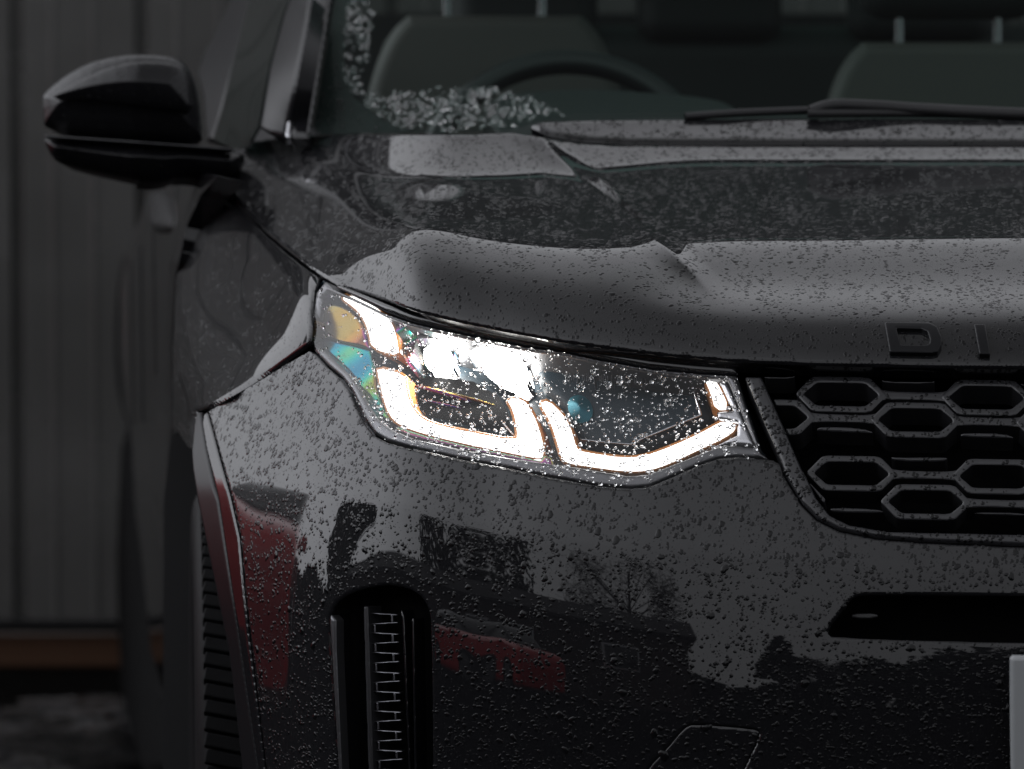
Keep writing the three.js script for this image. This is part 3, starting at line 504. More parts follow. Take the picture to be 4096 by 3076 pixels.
{
  const R = 0.362, W = 0.235, psi = 4.2 * D2R, w = new THREE.Group(); w.name = 'wheel'; car.add(w);
  const edge = pt(830, 2800, -0.45), t = new THREE.Vector3(Math.sin(psi), 0, Math.cos(psi)), a = new THREE.Vector3(-Math.cos(psi), 0, Math.sin(psi));
  const c = edge.clone().addScaledVector(t, -R * 0.985); c.y = R;                                    // centre of the outer face
  const basis = new THREE.Matrix4().makeBasis(t, a, new THREE.Vector3().crossVectors(t, a)).setPosition(c);
  // tyre as a turned profile (radius, along the axle; 0 = outer face)
  const prof = [[0.235, -0.02], [0.25, 0.004], [0.28, 0.012], [0.32, 0.010], [0.340, -0.002], [0.347, -0.014], [0.348, -0.06], [0.349, -0.118], [0.348, -0.18], [0.345, -0.215], [0.33, -0.235], [0.24, -0.22]].map(([r, y]) => new THREE.Vector2(r, y));
  const tyre = part('tyre', new THREE.LatheGeometry(new THREE.SplineCurve(prof).getPoints(40).map((p) => p), 120).applyMatrix4(basis), M.rubber, w);
  const block = new RoundedBoxGeometry(0.018, 0.042, 0.0150, 2, 0.002), blockB = new RoundedBoxGeometry(0.018, 0.040, 0.0146, 2, 0.002);
  for (let k = 0; k < 42; k++) for (let r = 0; r < 4; r++) { // tread blocks on the part of the tyre that shows
    const th = -1.75 + (k + (r % 2) * 0.5) * 0.0505;
    const m = new THREE.Matrix4().makeRotationY(-th).multiply(new THREE.Matrix4().makeTranslation(0.351, -0.018 - r * 0.048, 0)).multiply(new THREE.Matrix4().makeRotationX(r % 2 ? 0.2 : -0.2));
    part('tread_block', (r === 0 ? block : blockB).clone().applyMatrix4(m).applyMatrix4(basis), M.rubber, tyre);
  }
  part('rim', new THREE.LatheGeometry([[0.0, -0.02], [0.06, -0.015], [0.09, -0.04], [0.2, -0.05], [0.225, -0.02], [0.24, -0.004], [0.246, -0.012], [0.24, -0.05], [0.22, -0.2]].map(([r, y]) => new THREE.Vector2(r, y)), 72).applyMatrix4(basis), M.alloy, w);
  for (let k = 0; k < 10; k++) { const m = new THREE.Matrix4().makeRotationY(k * Math.PI / 5).multiply(new THREE.Matrix4().makeTranslation(0.14, -0.012, 0)); part('spoke', new RoundedBoxGeometry(0.19, 0.03, 0.03, 2, 0.008).applyMatrix4(m).applyMatrix4(basis), M.alloy, w); }
}

// ================================================================ GLASSHOUSE
const zScr = (px, py) => -0.905 - (500 - py) / 3500 * 1.72 - 0.16 * Math.pow((px - 4500) / 3300, 2);
const scrOuter = [[1250, 536], [1335, 0], [1520, -1250], [7400, -1250], [7700, 536], [5300, 480], [2600, 474], [2130, 490], [2063, 518], [1900, 530], [1500, 533]];
const glassIn = [[1560, -1150], [1398, 0], [1378, 150], [1374, 230], [1380, 320], [1412, 386], [1480, 436], [1561, 495], [1600, 512], [1650, 522], [1778, 526], [1947, 523], [2063, 509], [2130, 482], [2300, 455], [2600, 450], [7200, 450], [7100, -1150]];
const windscreen = part('windscreen', sheet({ poly: scrOuter, zf: zScr, cell: 40, round: 0, skirt: 0 }), M.screen, car);
part('glass_border', sheet({ poly: scrOuter, holes: [glassIn], zf: (x, y) => zScr(x, y) - 0.006, cell: 12, round: 0, skirt: 0 }), M.black, windscreen);
const pillarZ = (px, py) => zScr(px, py) + 0.01;
part('pillar_trim', sheet({ poly: [[1247, -20], [1263, -20], ...cA([1832, 856], [1800, 856], [1812, 780], [1880, 400], [1960, 60])], zf: (x, y) => pillarZ(x, y) + 0.004, cell: 4, round: 0.002, skirt: 0.01 }), M.chrome, car);
part('a_pillar', sheet({ poly: [[1263, -20], [1290, -1250], [1520, -1250], [1326, -20], ...cA([1950, 856], [1834, 856])], zf: pillarZ, cell: 6, round: 0.004, skirt: 0.02 }), M.paint, car);
const zWin = plate([[1160, 0, -1.30], [1240, 0, -1.22], [1150, 540, -1.05], [1000, 560, -1.12], [920, 0, -1.95], [800, 290, -1.75], [900, 560, -1.35], [1060, 300, -1.2], [1040, 0, -1.6]]);
part('door_pillar', sheet({ poly: [[1160, -20], [1247, -20], ...cA([1800, 856], [1700, 830], [1630, 800], [1700, 420], [1790, 80])], zf: (x, y) => zWin(x, y) - 0.01, cell: 6, round: 0.003, skirt: 0.02 }), M.archBlack, car);
part('quarter_glass', sheet({ poly: [[1000, -20], [1160, -20], ...cA([1790, 80], [1700, 420], [1630, 800], [1560, 930], [1490, 945], [1345, 880], [1400, 700], [1480, 380]), ], zf: zWin, cell: 8, round: 0, skirt: 0.004 }), phys({ name: 'dark_side_glass', color: C(0.02, 0.024, 0.022), roughness: 0.05, specularIntensity: 0.5 }), car);
part('window_frame', sheet({ poly: [[915, -20], [1000, -20], ...cA([1480, 380], [1400, 700], [1345, 880], [1300, 900], [1275, 600], [1240, 450], [1290, 310], [1450, 0])], zf: (x, y) => zWin(x, y) + 0.004, cell: 6, round: 0.004, skirt: 0.03 }), M.archBlack, car);
// roof and cabin shell
{
  const roofPt = (u, v) => [-0.33 + u * 1.42 - v * 0.22, 1.63 + 0.07 * Math.sin(Math.PI * clamp(v * 0.8 + 0.1, 0, 1)) - 0.10 * Math.pow(Math.abs(u - 0.5) * 2, 4), -1.72 - v * 2.2];
  const piece = (u0, u1, v0, v1) => { const g = new THREE.PlaneGeometry(1, 1, 10, 10), p = g.attributes.position; for (let i = 0; i < p.count; i++) p.setXYZ(i, ...roofPt(lerp(u0, u1, p.getX(i) + 0.5), lerp(v0, v1, 0.5 - p.getY(i)))); g.computeVertexNormals(); return g; };
  const roof = part('roof', mergeGeometries([piece(0, 1, 0, 0.09), piece(0, 0.12, 0.09, 0.8), piece(0.88, 1, 0.09, 0.8), piece(0, 1, 0.8, 1)]), M.paint, car);
  part('roof_glass', piece(0.12, 0.88, 0.09, 0.8), phys({ name: 'tinted_roof_glass', color: C(0.16, 0.24, 0.22), transmission: 1, thickness: 0, roughness: 0, ior: 1.5, specularIntensity: 0.05 }), roof);
  part('cabin_floor', new THREE.BoxGeometry(1.5, 0.05, 2.6).translate(0.38, 0.75, -2.5), M.cabin, car);
  part('bulkhead', new THREE.BoxGeometry(1.5, 0.32, 0.04).translate(0.42, 0.90, -1.2), M.cabin, car);
  part('tailgate', new THREE.BoxGeometry(1.3, 0.45, 0.06).translate(0.2, 1.0, -3.9), M.cabin, car);
  part('far_door', new THREE.BoxGeometry(0.06, 0.55, 2.6).translate(1.12, 0.9, -2.4), M.cabin, car);
  part('near_door_card', new THREE.BoxGeometry(0.04, 0.36, 1.9).rotateY(0.1).translate(-0.33, 0.92, -2.3), M.cabin, car);
}
// seats
function seat(px, py, z, w) {
  const g = new THREE.Group(); g.name = 'seat'; car.add(g);
  const c = pt(px, py, z);
  const sh = new THREE.Shape(); const W = w / 2, H = 0.55;
  sh.moveTo(-W * 1.15, -H); sh.lineTo(-W * 1.1, -0.2); sh.quadraticCurveTo(-W, -0.03, -W * 0.72, 0); sh.lineTo(W * 0.72, 0.0); sh.quadraticCurveTo(W, -0.03, W * 1.1, -0.2); sh.lineTo(W * 1.15, -H);
  part('backrest', new THREE.ExtrudeGeometry(sh, { depth: 0.08, bevelEnabled: true, bevelSize: 0.02, bevelThickness: 0.03, bevelSegments: 5, curveSegments: 12 }).rotateX(-0.2).translate(c.x, c.y, c.z - 0.08), M.seat, g);
  for (const s of [-1, 1]) {
    part('headrest_post', new THREE.CylinderGeometry(0.0055, 0.0055, 0.09, 12).translate(c.x + s * 0.064, c.y + 0.04, c.z - 0.05), M.chrome, g);
    part('post_collar', new THREE.CylinderGeometry(0.016, 0.02, 0.012, 16).translate(c.x + s * 0.064, c.y + 0.012, c.z - 0.05), M.black, g);
  }
  part('headrest', new RoundedBoxGeometry(0.24, 0.18, 0.1, 5, 0.04).translate(c.x, c.y + 0.155, c.z - 0.07), M.cabin, g);
}
seat(1978, 172, -1.95, 0.30); seat(3805, 282, -1.72, 0.30);
part('rear_bench', new RoundedBoxGeometry(1.1, 0.42, 0.14, 4, 0.05).translate(0.35, 1.0, -2.95), M.dash, car);
for (const x of [0.02, 0.3, 0.62]) part('rear_headrest', new RoundedBoxGeometry(0.22, 0.15, 0.09, 4, 0.035).translate(x, 1.26, -2.9), M.cabin, car);
{ // steering wheel
  const g = new THREE.Group(); g.name = 'steering_wheel'; car.add(g);
  const c = pt(2270, 785, -1.47), m = new THREE.Matrix4().makeRotationX(-0.42).setPosition(c);
  part('wheel_rim', new THREE.TorusGeometry(0.182, 0.0155, 16, 96).applyMatrix4(m), M.satin, g);
  part('hub', new RoundedBoxGeometry(0.16, 0.12, 0.05, 4, 0.02).applyMatrix4(m), M.cabin, g);
  for (const a of [0, Math.PI, -Math.PI / 2]) part('wheel_spoke', new RoundedBoxGeometry(0.11, 0.03, 0.02, 2, 0.006).translate(0.125, 0, 0).rotateZ(a).applyMatrix4(m), M.cabin, g);
}
part('instrument_cowl', sheet({ poly: soft([...cB([1240, 560], [1330, 510], [1500, 488], [1800, 470], [2100, 482]), ...cC([100, 462], [300, 472], [500, 500], [580, 525], [650, 575], [710, 625]), [3080, 520], [2000, 540], [1930, 430]], 1), zf: (x, y) => -1.22 - (470 - y) * 0.0011, cell: 8, round: 0.02, skirt: 0.1 }), M.dash, car);
part('dashboard', new RoundedBoxGeometry(1.2, 0.12, 0.3, 4, 0.04).rotateX(0.06).translate(0.52, 0.985, -1.25), M.cabin, car);

// ---- wipers
part('wiper', mergeGeometries([tube([[2740, 466, -0.86], [2950, 452, -0.87], [3150, 444, -0.88], [3280, 440, -0.885]].map((p) => pt(...p)), 0.0045, 40, 8), tube([[3240, 446, -0.865], [3320, 422, -0.868], [3480, 424, -0.87], [3640, 434, -0.87], [3900, 448, -0.86], [4096, 456, -0.855], [4500, 462, -0.85]].map((p) => pt(...p)), 0.007, 60, 8), tube([[3230, 454, -0.86], [3700, 452, -0.87], [4096, 462, -0.86], [4700, 466, -0.86]].map((p) => pt(...p)), 0.005, 60, 8)]), M.black, car);

// ================================================================ DOOR MIRROR
const mir = new THREE.Group(); mir.name = 'door_mirror'; car.add(mir);
const zM = (px, py) => -1.08 - 0.00022 * Math.abs(px - 560) * 0.3 + (py - 470) * 0.00006;
const capPoly = soft(cA([270, 640], [285, 590], [400, 490], [560, 400], [720, 360], [860, 345], [1000, 350], [1120, 370], [1190, 420], [1235, 520], [1262, 640], [1278, 780], [1280, 925], [900, 895], [290, 852]), 1);
part('mirror_shell', sheet({ poly: capPoly, zf: zM, cell: 5, bulge: (d) => 0.055 * Math.pow(Math.min(1, d / 0.06), 0.55), skirt: 0.05 }), M.mirrorBlack, mir);
part('mirror_cap', sheet({ poly: soft(cA([300, 625], [430, 545], [600, 460], [780, 400], [960, 388], [1120, 408], [1175, 450], [1205, 560], [1225, 715], [1100, 695], [840, 665], [540, 630]), 1), zf: (x, y) => zM(x, y) + 0.05, cell: 5, bulge: (d) => 0.022 * Math.pow(Math.min(1, d / 0.035), 0.6), skirt: 0.04 }), M.mirrorBlack, mir);
part('mirror_base', sheet({ poly: soft(cA([280, 862], [900, 905], [1490, 948], [1560, 1000], [1500, 1130], [1400, 1145], [1130, 1120], [1060, 1150], [960, 1160], [700, 1110], [400, 1040], [340, 1010], [300, 930]), 1), zf: (x, y) => zM(x, y) + 0.01, cell: 5, bulge: (d) => 0.045 * Math.pow(Math.min(1, d / 0.03), 0.5), skirt: 0.05 }), M.mirrorBlack, mir);
part('mirror_seam', sheet({ poly: cA([282, 850], [900, 893], [1480, 935], [1480, 950], [900, 908], [282, 866]), zf: (x, y) => zM(x, y) + 0.055, cell: 3, round: 0.001, skirt: 0.02 }), M.satin, mir);

// ================================================================ RAIN
{
  const dome = (v) => { // a bead: uneven outline, domed, closed below
    const seg = 14, rings = 5, pos = [], idx = [];
    const rad = (a) => 1 + 0.12 * Math.sin(2 * a + v) + 0.08 * Math.sin(3 * a + v * 2.3) + 0.05 * Math.sin(5 * a + v * 4.1);
    for (let r = 0; r <= rings; r++) for (let s = 0; s < seg; s++) { const a = s / seg * 2 * Math.PI, f = r / rings, k = rad(a) * Math.sin(f * Math.PI / 2 * 1.08) / Math.sin(Math.PI / 2 * 1.08); pos.push(Math.cos(a) * k, Math.sin(a) * k, 0.52 * (Math.cos(f * Math.PI / 2 * 1.0))); }
    for (let r = 0; r < rings; r++) for (let s = 0; s < seg; s++) { const a = r * seg + s, b = r * seg + (s + 1) % seg; if (r) idx.push(a, a + seg, b); idx.push(b, a + seg, b + seg); }
    const g = new THREE.BufferGeometry(); g.setAttribute('position', new THREE.Float32BufferAttribute(pos, 3)); g.setIndex(idx);
    const m = mergeVertices(g, 1e-5); m.computeVertexNormals();
    const c = m.attributes.position.count, q = [...m.attributes.position.array, 0, 0, 0], i2 = [...m.index.array], rim = []; // bottom
    for (let i = 0; i < c; i++) if (Math.abs(q[i * 3 + 2]) < 1e-6) rim.push(i);
    rim.sort((i, j) => Math.atan2(q[i * 3 + 1], q[i * 3]) - Math.atan2(q[j * 3 + 1], q[j * 3]));
    for (let k = 0; k < rim.length; k++) i2.push(c, rim[(k + 1) % rim.length], rim[k]);
    const out = new THREE.BufferGeometry(); out.setAttribute('position', new THREE.Float32BufferAttribute(q, 3)); out.setAttribute('normal', new THREE.Float32BufferAttribute([...m.attributes.normal.array, 0, 0, -1], 3)); out.setIndex(i2);
    return out;
  };
  const domes = [0.3, 1.7, 2.9, 4.4].map(dome);
  const patch = (x, y) => 0.5 + 0.25 * Math.sin(x * 0.021 + 2 * Math.sin(y * 0.013)) + 0.25 * Math.sin(y * 0.034 + 1.5 * Math.sin(x * 0.017 + 1)); // beads gather unevenly
  const mtx = new THREE.Matrix4(), zAx = new THREE.Vector3(0, 0, 1), q = new THREE.Quaternion(), q2 = new THREE.Quaternion(), sc = new THREE.Vector3();
  /* beads of rain on a sheet: per square centimetre, sizes from rMin to rMax metres, most of them small */
  const rain = (mesh, perCm2, rMin, rMax, { keep = null, lift = -0.06, flat = 1, pow = 2.6, box = null, one = false, mat = M.bead } = {}) => {
    const { sdf, at, box: bb } = mesh.geometry.userData, normalAt = (x, y) => at(x + 3, y).sub(at(x - 3, y)).cross(at(x, y - 3).sub(at(x, y + 3))).normalize(), [x0, y0, x1, y1] = box ?? [bb[0], Math.max(bb[1], -20), Math.min(bb[2], 4300), Math.min(bb[3], 3100)];
    const lists = domes.map(() => []), e = 4; let tries = 0;
    // world area per photo pixel decides where beads land
    const N = Math.max(1, Math.round((x1 - x0) * (y1 - y0) / 300));
    for (let t = 0; t < N; t++) {
      const x = lerp(x0, x1, rnd()), y = lerp(y0, y1, rnd()); const d = sdf(x, y);
      if (d < 3 || (keep && !keep(x, y))) { continue; }
      const a = at(x + e, y).sub(at(x - e, y)), b = at(x, y - e).sub(at(x, y + e)), area = a.cross(b).length() / (4 * e * e), expect = Math.min(30, area * 300 * perCm2 * 1e4) * (0.45 + 1.1 * patch(x, y));
      let k = Math.floor(expect) + (rnd() < expect % 1 ? 1 : 0);
      while (k-- > 0) {
        const xx = x + (rnd() - 0.5) * 22, yy = y + (rnd() - 0.5) * 22; if (sdf(xx, yy) < 2) continue;
        const n = normalAt(xx, yy), p = at(xx, yy), r = lerp(rMin, rMax, Math.pow(rnd(), pow)) * (rnd() < 0.03 ? 1.7 : 1);
        q.setFromUnitVectors(zAx, n); q2.setFromAxisAngle(zAx, rnd() * 6.283); q.multiply(q2);
        sc.set(r * lerp(0.8, 1.25, rnd()), r * lerp(0.8, 1.2, rnd()), r * flat * lerp(0.8, 1.15, rnd()));
        p.addScaledVector(n, lift * r * 0.5);
        lists[one ? 1 : Math.floor(rnd() * domes.length)].push(mtx.compose(p, q, sc).clone());
      }
    }
    lists.forEach((l, i) => {
      if (!l.length) return;
      const im = new THREE.InstancedMesh(domes[i], mat, l.length); l.forEach((m, k) => im.setMatrixAt(k, m)); im.name = 'raindrops'; im.userData = { kind: 'stuff' };
      im.position.copy(worldPos(mesh)).negate(); mesh.add(im);
    });
    return lists.reduce((s, l) => s + l.length, 0);
  };
  const counts = [];
  counts.push(rain(hood, 5.5, 0.0004, 0.0020, { flat: 0.45, pow: 3 }));
  counts.push(rain(bumper, 8.0, 0.00035, 0.0022, { flat: 0.5, pow: 3 }));
  counts.push(rain(fender, 2.0, 0.0004, 0.0013, { flat: 0.4 }));
  counts.push(rain(lens, 5, 0.0004, 0.0022, { mat: M.water, lift: 0.06, keep: (x) => x > 1430 || rnd() < 0.35 }));
  for (const m of car.children.slice()) if (m.name === 'cowl_panel') counts.push(rain(m, 6, 0.0005, 0.0022, { flat: 0.6 }));
  for (const m of bumper.children.slice()) if (m.name === 'tow_eye_cover') counts.push(rain(m, 5, 0.0004, 0.0028, { flat: 0.6, one: true }));
  for (const m of mir.children.slice()) if (/shell|cap|base/.test(m.name)) counts.push(rain(m, 2, 0.0006, 0.0016, { flat: 0.6, one: true }));
  let gc = 0; for (const m of grille.children.slice()) if (/ring|bar|frame|slat/.test(m.name)) gc += rain(m, 6, 0.0006, 0.0022, { one: true, pow: 1.8 });
  counts.push(gc);
  const swept = sdfPoly([[1510, -1200], [1500, 0], [1476, 203], [1452, 352], [1534, 369], [1778, 356], [1981, 352], [2117, 390], [2266, 461], [7000, 461], [7000, -1200]]);
  const frit = sdfPoly(glassIn);
  counts.push(rain(windscreen, 9, 0.0007, 0.0026, { mat: M.water, lift: 0.06, keep: (x, y) => swept(x, y) < 0 && frit(x, y) > 4, box: [1360, -20, 2300, 530] }));
  counts.push(rain(windscreen, 2.5, 0.0005, 0.0014, { lift: 0.06, keep: (x, y) => frit(x, y) < 0, box: [1230, -20, 1700, 530] }));
  console.log('drops', counts.join(' '));
}

// ================================================================ SURROUNDINGS
{
  const g = new THREE.PlaneGeometry(160, 160, 1, 1).rotateX(-Math.PI / 2); g.attributes.uv.array.forEach((v, i, a) => { a[i] = v * 160; });
  structure('ground', g, phys({ name: 'wet_asphalt', color: C(0.005, 0.0048, 0.0045), roughness: 0.85, specularIntensity: 0, roughnessMap: rep(noiseTex(256, 5, 21, 0, 255), 0.9), bumpMap: rep(NT2, 2), bumpScale: 0.02 }), 'wet dark asphalt yard', 'ground');
}
{ // rain water standing in the yard's hollows
  const wet = phys({ name: 'standing_water', color: C(0.012, 0.012, 0.013), roughness: 0.16, bumpMap: rep(noiseTex(256, 10, 5), 1.4), bumpScale: 0.05 });
  for (const [px, py, w, d] of [[330, 2862, 0.19, 0.035], [60, 2868, 0.05, 0.02], [130, 2960, 0.10, 0.03], [300, 3020, 0.20, 0.05], [440, 2990, 0.10, 0.025], [90, 3050, 0.16, 0.06], [560, 3040, 0.18, 0.05]]) {
    const al = PITCH + (py - CY) / FPX, dist = CAM.y / Math.tan(al), c = pt(px, py, CAM.z - dist), s = new THREE.Shape();
    for (let k = 0; k <= 28; k++) { const a = k / 28 * 6.2832, r = 1 + 0.3 * Math.sin(a * 3 + px) + 0.2 * Math.sin(a * 5 + py) + 0.12 * Math.sin(a * 9 + px * 2); s[k ? 'lineTo' : 'moveTo'](Math.cos(a) * w * r, Math.sin(a) * d * r * 6); }
    const g = new THREE.ShapeGeometry(s).rotateX(-Math.PI / 2).translate(c.x, 0.004, c.z);
    structure(numbered('puddle'), g, wet, 'shallow puddle on the dark asphalt by the shed wall', 'puddle').userData.group = 'puddles in the yard';
  }
}
{ // clad shed wall behind the car, flashing and timber kick board
  const zW = -4.6, top = 2.6, wall = thing('clad_wall', 'grey ribbed metal clad wall standing behind the dark grey car', 'wall', [0, 0, zW - 0.1]);
  const x0 = -2.0, x1 = 9, yb = pt(100, 2478, zW).y, mod = 0.232, start = pt(45, 1500, zW).x;
  for (let k = Math.floor((x0 - start) / mod); k * mod + start < x1; k++) { // one profiled sheet per rib
    const a = start + k * mod, w = mod, s = new THREE.Shape();
    const pr = [[0, 0], [0.006, -0.018], [0.020, -0.018], [0.027, 0], [0.075, 0.0], [0.078, 0.003], [0.084, 0.003], [0.087, 0], [0.15, 0], [0.153, 0.003], [0.159, 0.003], [0.162, 0], [w, 0]];
    s.moveTo(pr[0][0], -pr[0][1]); for (const [u, v] of pr.slice(1)) s.lineTo(u, -v); s.lineTo(w, 0.06); s.lineTo(0, 0.06);
    part('cladding_panel', new THREE.ExtrudeGeometry(s, { depth: top - yb, bevelEnabled: false }).rotateX(-Math.PI / 2).translate(a, yb, zW), M.clad, wall);
  }
  part('flashing', new RoundedBoxGeometry(x1 - x0, 0.016, 0.022, 2, 0.005).translate((x0 + x1) / 2, yb - 0.010, zW + 0.002), M.archBlack, wall);
  const wood = phys({ name: 'stained_timber', color: C(0.15, 0.066, 0.026), roughness: 0.8, map: (() => { const t = rep(noiseTex(256, 4, 31, 90, 255), 0.35, 4); t.colorSpace = THREE.SRGBColorSpace; return t; })() });
  part('kick_board', new RoundedBoxGeometry(x1 - x0, yb - 0.032, 0.04, 2, 0.006).translate((x0 + x1) / 2, (yb - 0.03) / 2, zW - 0.034), wood, wall);
  part('wall_cap', new THREE.BoxGeometry(x1 - x0, 0.06, 0.16).translate((x0 + x1) / 2, top + 0.03, zW - 0.02), M.clad, wall);
}

// ---------------------------------------------------------------- what the wet paint mirrors: the yard's other side
const dir = (az, d, y = 0) => new THREE.Vector3(Math.sin(az * D2R) * d, y, Math.cos(az * D2R) * d);
const bark = phys({ name: 'bark', color: C(0.035, 0.028, 0.022), roughness: 0.95 });
const leafMats = [phys({ name: 'dark_foliage', color: C(0.018, 0.025, 0.016), roughness: 0.9 }), phys({ name: 'conifer_foliage', color: C(0.012, 0.018, 0.013), roughness: 0.9 }), phys({ name: 'winter_twigs', color: C(0.03, 0.024, 0.022), roughness: 0.95 })];
function tree(name, label, [x, , z], height, spread, kind) {
  const t = thing(name, label, 'tree', [x, 0, z], 'trees across the yard'), P = [];
  const limb = (a, b, r0, r1) => P.push(new THREE.CylinderGeometry(r1, r0, a.distanceTo(b), 6).translate(0, a.distanceTo(b) / 2, 0).applyQuaternion(new THREE.Quaternion().setFromUnitVectors(new THREE.Vector3(0, 1, 0), b.clone().sub(a).normalize())).translate(a.x, a.y, a.z));
  const V = (a, b, c) => new THREE.Vector3(x + a, b, z + c);
  limb(V(0, 0, 0), V(0.1, height * 0.55, 0), 0.05 * height * 0.5, 0.03 * height * 0.5); limb(V(0.1, height * 0.55, 0), V(0, height * 0.92, 0.1), 0.03 * height * 0.5, 0.01 * height);
  const tips = [];
  for (let k = 0; k < 42; k++) { const a = rnd() * 6.283, h = height * lerp(0.28, 0.85, rnd()), f = kind === 1 ? (1 - h / height) * 1.1 + 0.08 : Math.sqrt(Math.max(0.05, 1 - Math.pow((h / height - 0.6) / 0.42, 2))), e = V(Math.cos(a) * spread * f * 0.8, h + height * 0.1, Math.sin(a) * spread * f * 0.8); limb(V(0.05, h * lerp(0.7, 0.95, rnd()), 0), e, (kind === 2 ? 0.005 : 0.012) * height, 0.003 * height); tips.push(e); }
  part('trunk', mergeGeometries(P), bark, t);
  const leaf = [], n = kind === 2 ? 3000 : 2600;
  const q = new THREE.Quaternion(), one = new THREE.PlaneGeometry(1, 1).toNonIndexed();
  for (let k = 0; k < n; k++) {
    const tip = tips[Math.floor(rnd() * tips.length)], r = spread * (kind === 2 ? 0.32 : 0.36), c = tip.clone().add(new THREE.Vector3(rnd() + rnd() - 1, rnd() + rnd() - 1, rnd() + rnd() - 1).multiplyScalar(r));
    if (kind === 1) { const f = clamp(1 - c.y / height, 0, 1) * spread * 1.05 + 0.1, d = Math.hypot(c.x - x, c.z - z); if (d > f || c.y > height) continue; }
    q.set(rnd() - 0.5, rnd() - 0.5, rnd() - 0.5, rnd() - 0.5).normalize();
    leaf.push(one.clone().scale(...(kind === 2 ? [0.035, 0.5, 1] : [0.16 + 0.14 * rnd(), 0.22 + 0.1 * rnd(), 1])).applyQuaternion(q).translate(c.x, Math.max(0.3, c.y), c.z));
  }
  part('crown', mergeGeometries(leaf), leafMats[kind], t);
}
tree('leafy_tree', 'round leafy tree rising over the outbuilding roof', dir(-50, 29), 9.0, 4.0, 0);
tree('leafy_tree', 'broad leafy tree beside the red car', dir(-91, 19), 4.6, 2.1, 0);
tree('bare_tree', 'bare winter tree rising behind the outbuilding end', dir(-31, 27), 8.4, 3.2, 2);
tree('conifer_tree', 'narrow dark conifer standing right of the outbuilding', dir(-17.5, 24), 4.7, 1.5, 1);
tree('leafy_tree', 'low wide bush-like tree by the hedge', dir(-8, 27), 3.2, 2.2, 0);
tree('leafy_tree', 'tall dense tree at the hedge end', dir(-2.5, 26), 4.0, 2.6, 0);
tree('bare_tree', 'small bare tree beside the conifer', dir(-14, 30), 3.6, 1.6, 2);
{ // low house
  const c = new THREE.Vector3(-26.4, 0, 9.2), h = thing('long_outbuilding', 'long low dark outbuilding with a pitched roof across the yard', 'building', [c.x, 0, c.z]);
  const L = 41, D = 6, E = 2.9, Rg = 4.1, turn = new THREE.Matrix4().makeRotationY(153.7 * D2R).setPosition(c);
  const wallM = phys({ name: 'brown_render', color: C(0.055, 0.04, 0.036), roughness: 0.9, bumpMap: rep(NT2, 3), bumpScale: 0.004 }), roofM = phys({ name: 'dark_slate', color: C(0.03, 0.028, 0.03), roughness: 0.8, bumpMap: rep(NT2, 3), bumpScale: 0.01 });
  part('wall', new THREE.BoxGeometry(L, E, D).translate(0, E / 2, 0).applyMatrix4(turn), wallM, h);
  const s = new THREE.Shape(); s.moveTo(-D / 2 - 0.3, E); s.lineTo(0, Rg); s.lineTo(D / 2 + 0.3, E); s.lineTo(D / 2 + 0.3, E - 0.12); s.lineTo(-D / 2 - 0.3, E - 0.12);
  part('roof', new THREE.ExtrudeGeometry(s, { depth: L + 0.5, bevelEnabled: false }).translate(0, 0.13, -L / 2 - 0.25).rotateY(Math.PI / 2).applyMatrix4(turn), roofM, h);
  for (const x of [-18, -14, -9, -3.6, 0.2, 5, 9.5, 14, 18]) { const w = part('window', new THREE.BoxGeometry(1.3, 1.1, 0.08).translate(x, 1.6, D / 2 + 0.02).applyMatrix4(turn), M.chrome, h); part('pane', new THREE.BoxGeometry(1.14, 0.94, 0.04).translate(x, 1.6, D / 2 + 0.05).applyMatrix4(turn), M.glossBlack, w); }
  part('door', new THREE.BoxGeometry(1.0, 2.1, 0.08).translate(-1.7, 1.06, D / 2 + 0.02).applyMatrix4(turn), bark, h);
}
{ // clipped hedge along the far side
  const hd = [], one = new THREE.PlaneGeometry(0.2, 0.24).toNonIndexed(), q = new THREE.Quaternion();
  for (let k = 0; k < 11000; k++) { const az = lerp(-165, 60, rnd()), p = dir(az, 31 + rnd() * 1.5, Math.pow(rnd(), 0.7) * (1.7 + 0.5 * Math.sin(az * 0.4) + 0.3 * Math.sin(az * 1.3))); q.set(rnd() - 0.5, rnd() - 0.5, rnd() - 0.5, rnd() - 0.5).normalize(); hd.push(one.clone().scale(2.2, 2, 1).applyQuaternion(q).translate(p.x, p.y, p.z)); }
  const m = part('hedge', mergeGeometries(hd), leafMats[0], scene); m.userData = { label: 'long dark hedge bounding the yard behind the outbuilding', category: 'hedge', kind: 'stuff' };
}
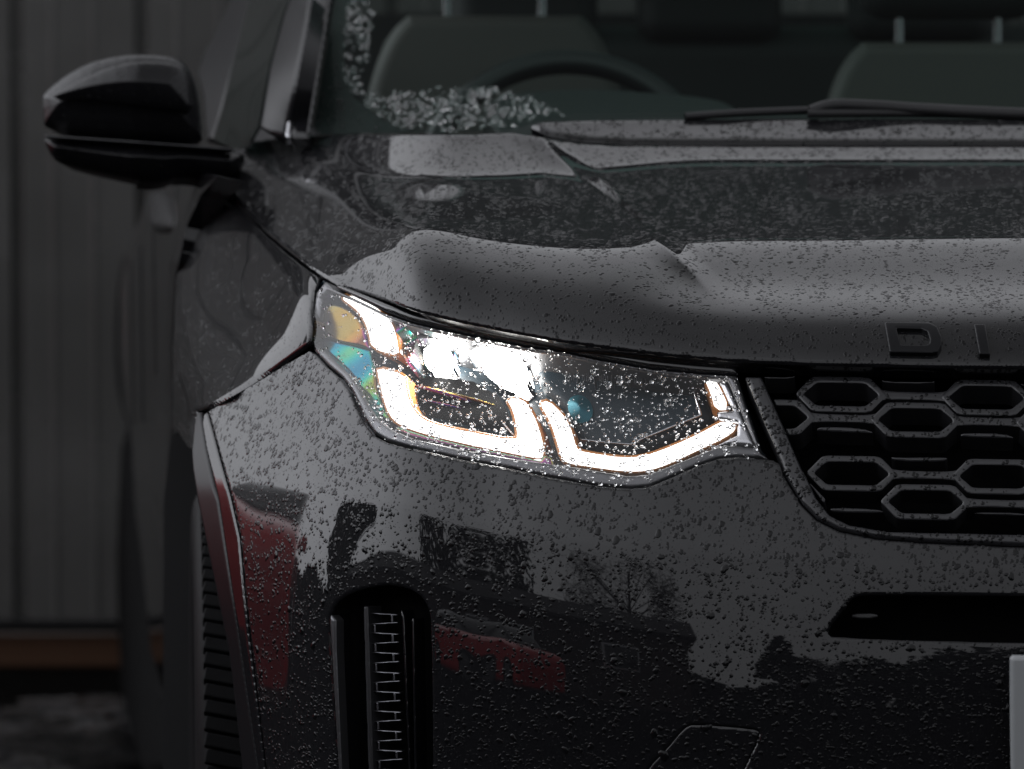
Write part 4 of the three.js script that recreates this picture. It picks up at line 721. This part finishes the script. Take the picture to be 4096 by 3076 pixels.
{ // red hatchback parked to the side, mirrored in the bumper corner
  const c = new THREE.Vector3(-4.5, 0, -3.0), r = thing('red_car', 'red hatchback with a dark glasshouse parked beside the shed', 'car', [c.x, 0, c.z]), turn = new THREE.Matrix4().makeRotationY(2.75).setPosition(c);
  const red = phys({ name: 'red_paint', color: C(0.80, 0.025, 0.025), roughness: 0.35, clearcoat: 1, clearcoatRoughness: 0.02 });
  const prof = (pts, w, bevel) => { const s = new THREE.Shape(); s.moveTo(...pts[0]); s.splineThru(pts.slice(1).map((p) => new THREE.Vector2(...p))); s.closePath(); return new THREE.ExtrudeGeometry(s, { depth: w - 2 * bevel, bevelEnabled: true, bevelSize: bevel, bevelThickness: bevel, bevelSegments: 4 }).translate(0, 0, -(w - 2 * bevel) / 2).applyMatrix4(turn); };
  part('body', prof([[-1.95, 0.3], [-2.0, 0.6], [-1.9, 0.86], [-1.1, 0.98], [0.0, 1.0], [1.6, 1.0], [1.92, 0.9], [1.98, 0.55], [1.9, 0.28], [0, 0.25], [-1.9, 0.28]], 1.7, 0.12), red, r);
  part('glasshouse', prof([[-1.2, 0.96], [-0.45, 1.42], [0.4, 1.5], [1.3, 1.42], [1.75, 1.0], [0.4, 0.95]], 1.45, 0.15), M.glossBlack, r);
  part('roof', prof([[-0.42, 1.44], [0.4, 1.53], [1.3, 1.45], [1.25, 1.41], [0.4, 1.48], [-0.35, 1.40]], 1.35, 0.02), red, r);
  for (const s of [-1, 1]) {
    part('headlight', new RoundedBoxGeometry(0.2, 0.16, 0.36, 3, 0.05).translate(-1.9, 0.72, s * 0.62).applyMatrix4(turn), M.chrome, r);
    for (const x of [-1.25, 1.25]) { const w = part('wheel', new THREE.CylinderGeometry(0.31, 0.31, 0.2, 32).rotateX(Math.PI / 2).translate(x, 0.31, s * 0.78).applyMatrix4(turn), M.rubber, r); part('rim', new THREE.CylinderGeometry(0.2, 0.2, 0.22, 24).rotateX(Math.PI / 2).translate(x, 0.31, s * 0.78).applyMatrix4(turn), M.chrome, w); }
    part('side_mirror', new RoundedBoxGeometry(0.12, 0.12, 0.2, 3, 0.04).translate(-0.75, 1.02, s * 0.95).applyMatrix4(turn), red, r);
  }
  part('windscreen_glass', new RoundedBoxGeometry(0.9, 0.03, 1.2, 2, 0.01).rotateZ(0.55).translate(-0.82, 1.21, 0).applyMatrix4(turn), phys({ name: 'green_glass', color: C(0.06, 0.22, 0.13), roughness: 0.1 }), r);
  part('number_plate', new RoundedBoxGeometry(0.02, 0.11, 0.5, 2, 0.008).translate(-2.02, 0.5, 0).applyMatrix4(turn), M.plate, r);
  const r2 = r.clone(); r2.name = numbered('red_car'); scene.add(r2); const p2 = dir(-47, 13); r2.position.copy(p2); r2.rotation.y = 0.6; r2.userData = { label: 'second red hatchback parked in front of the long outbuilding', category: 'car' };
}
renderer.render(scene, camera);
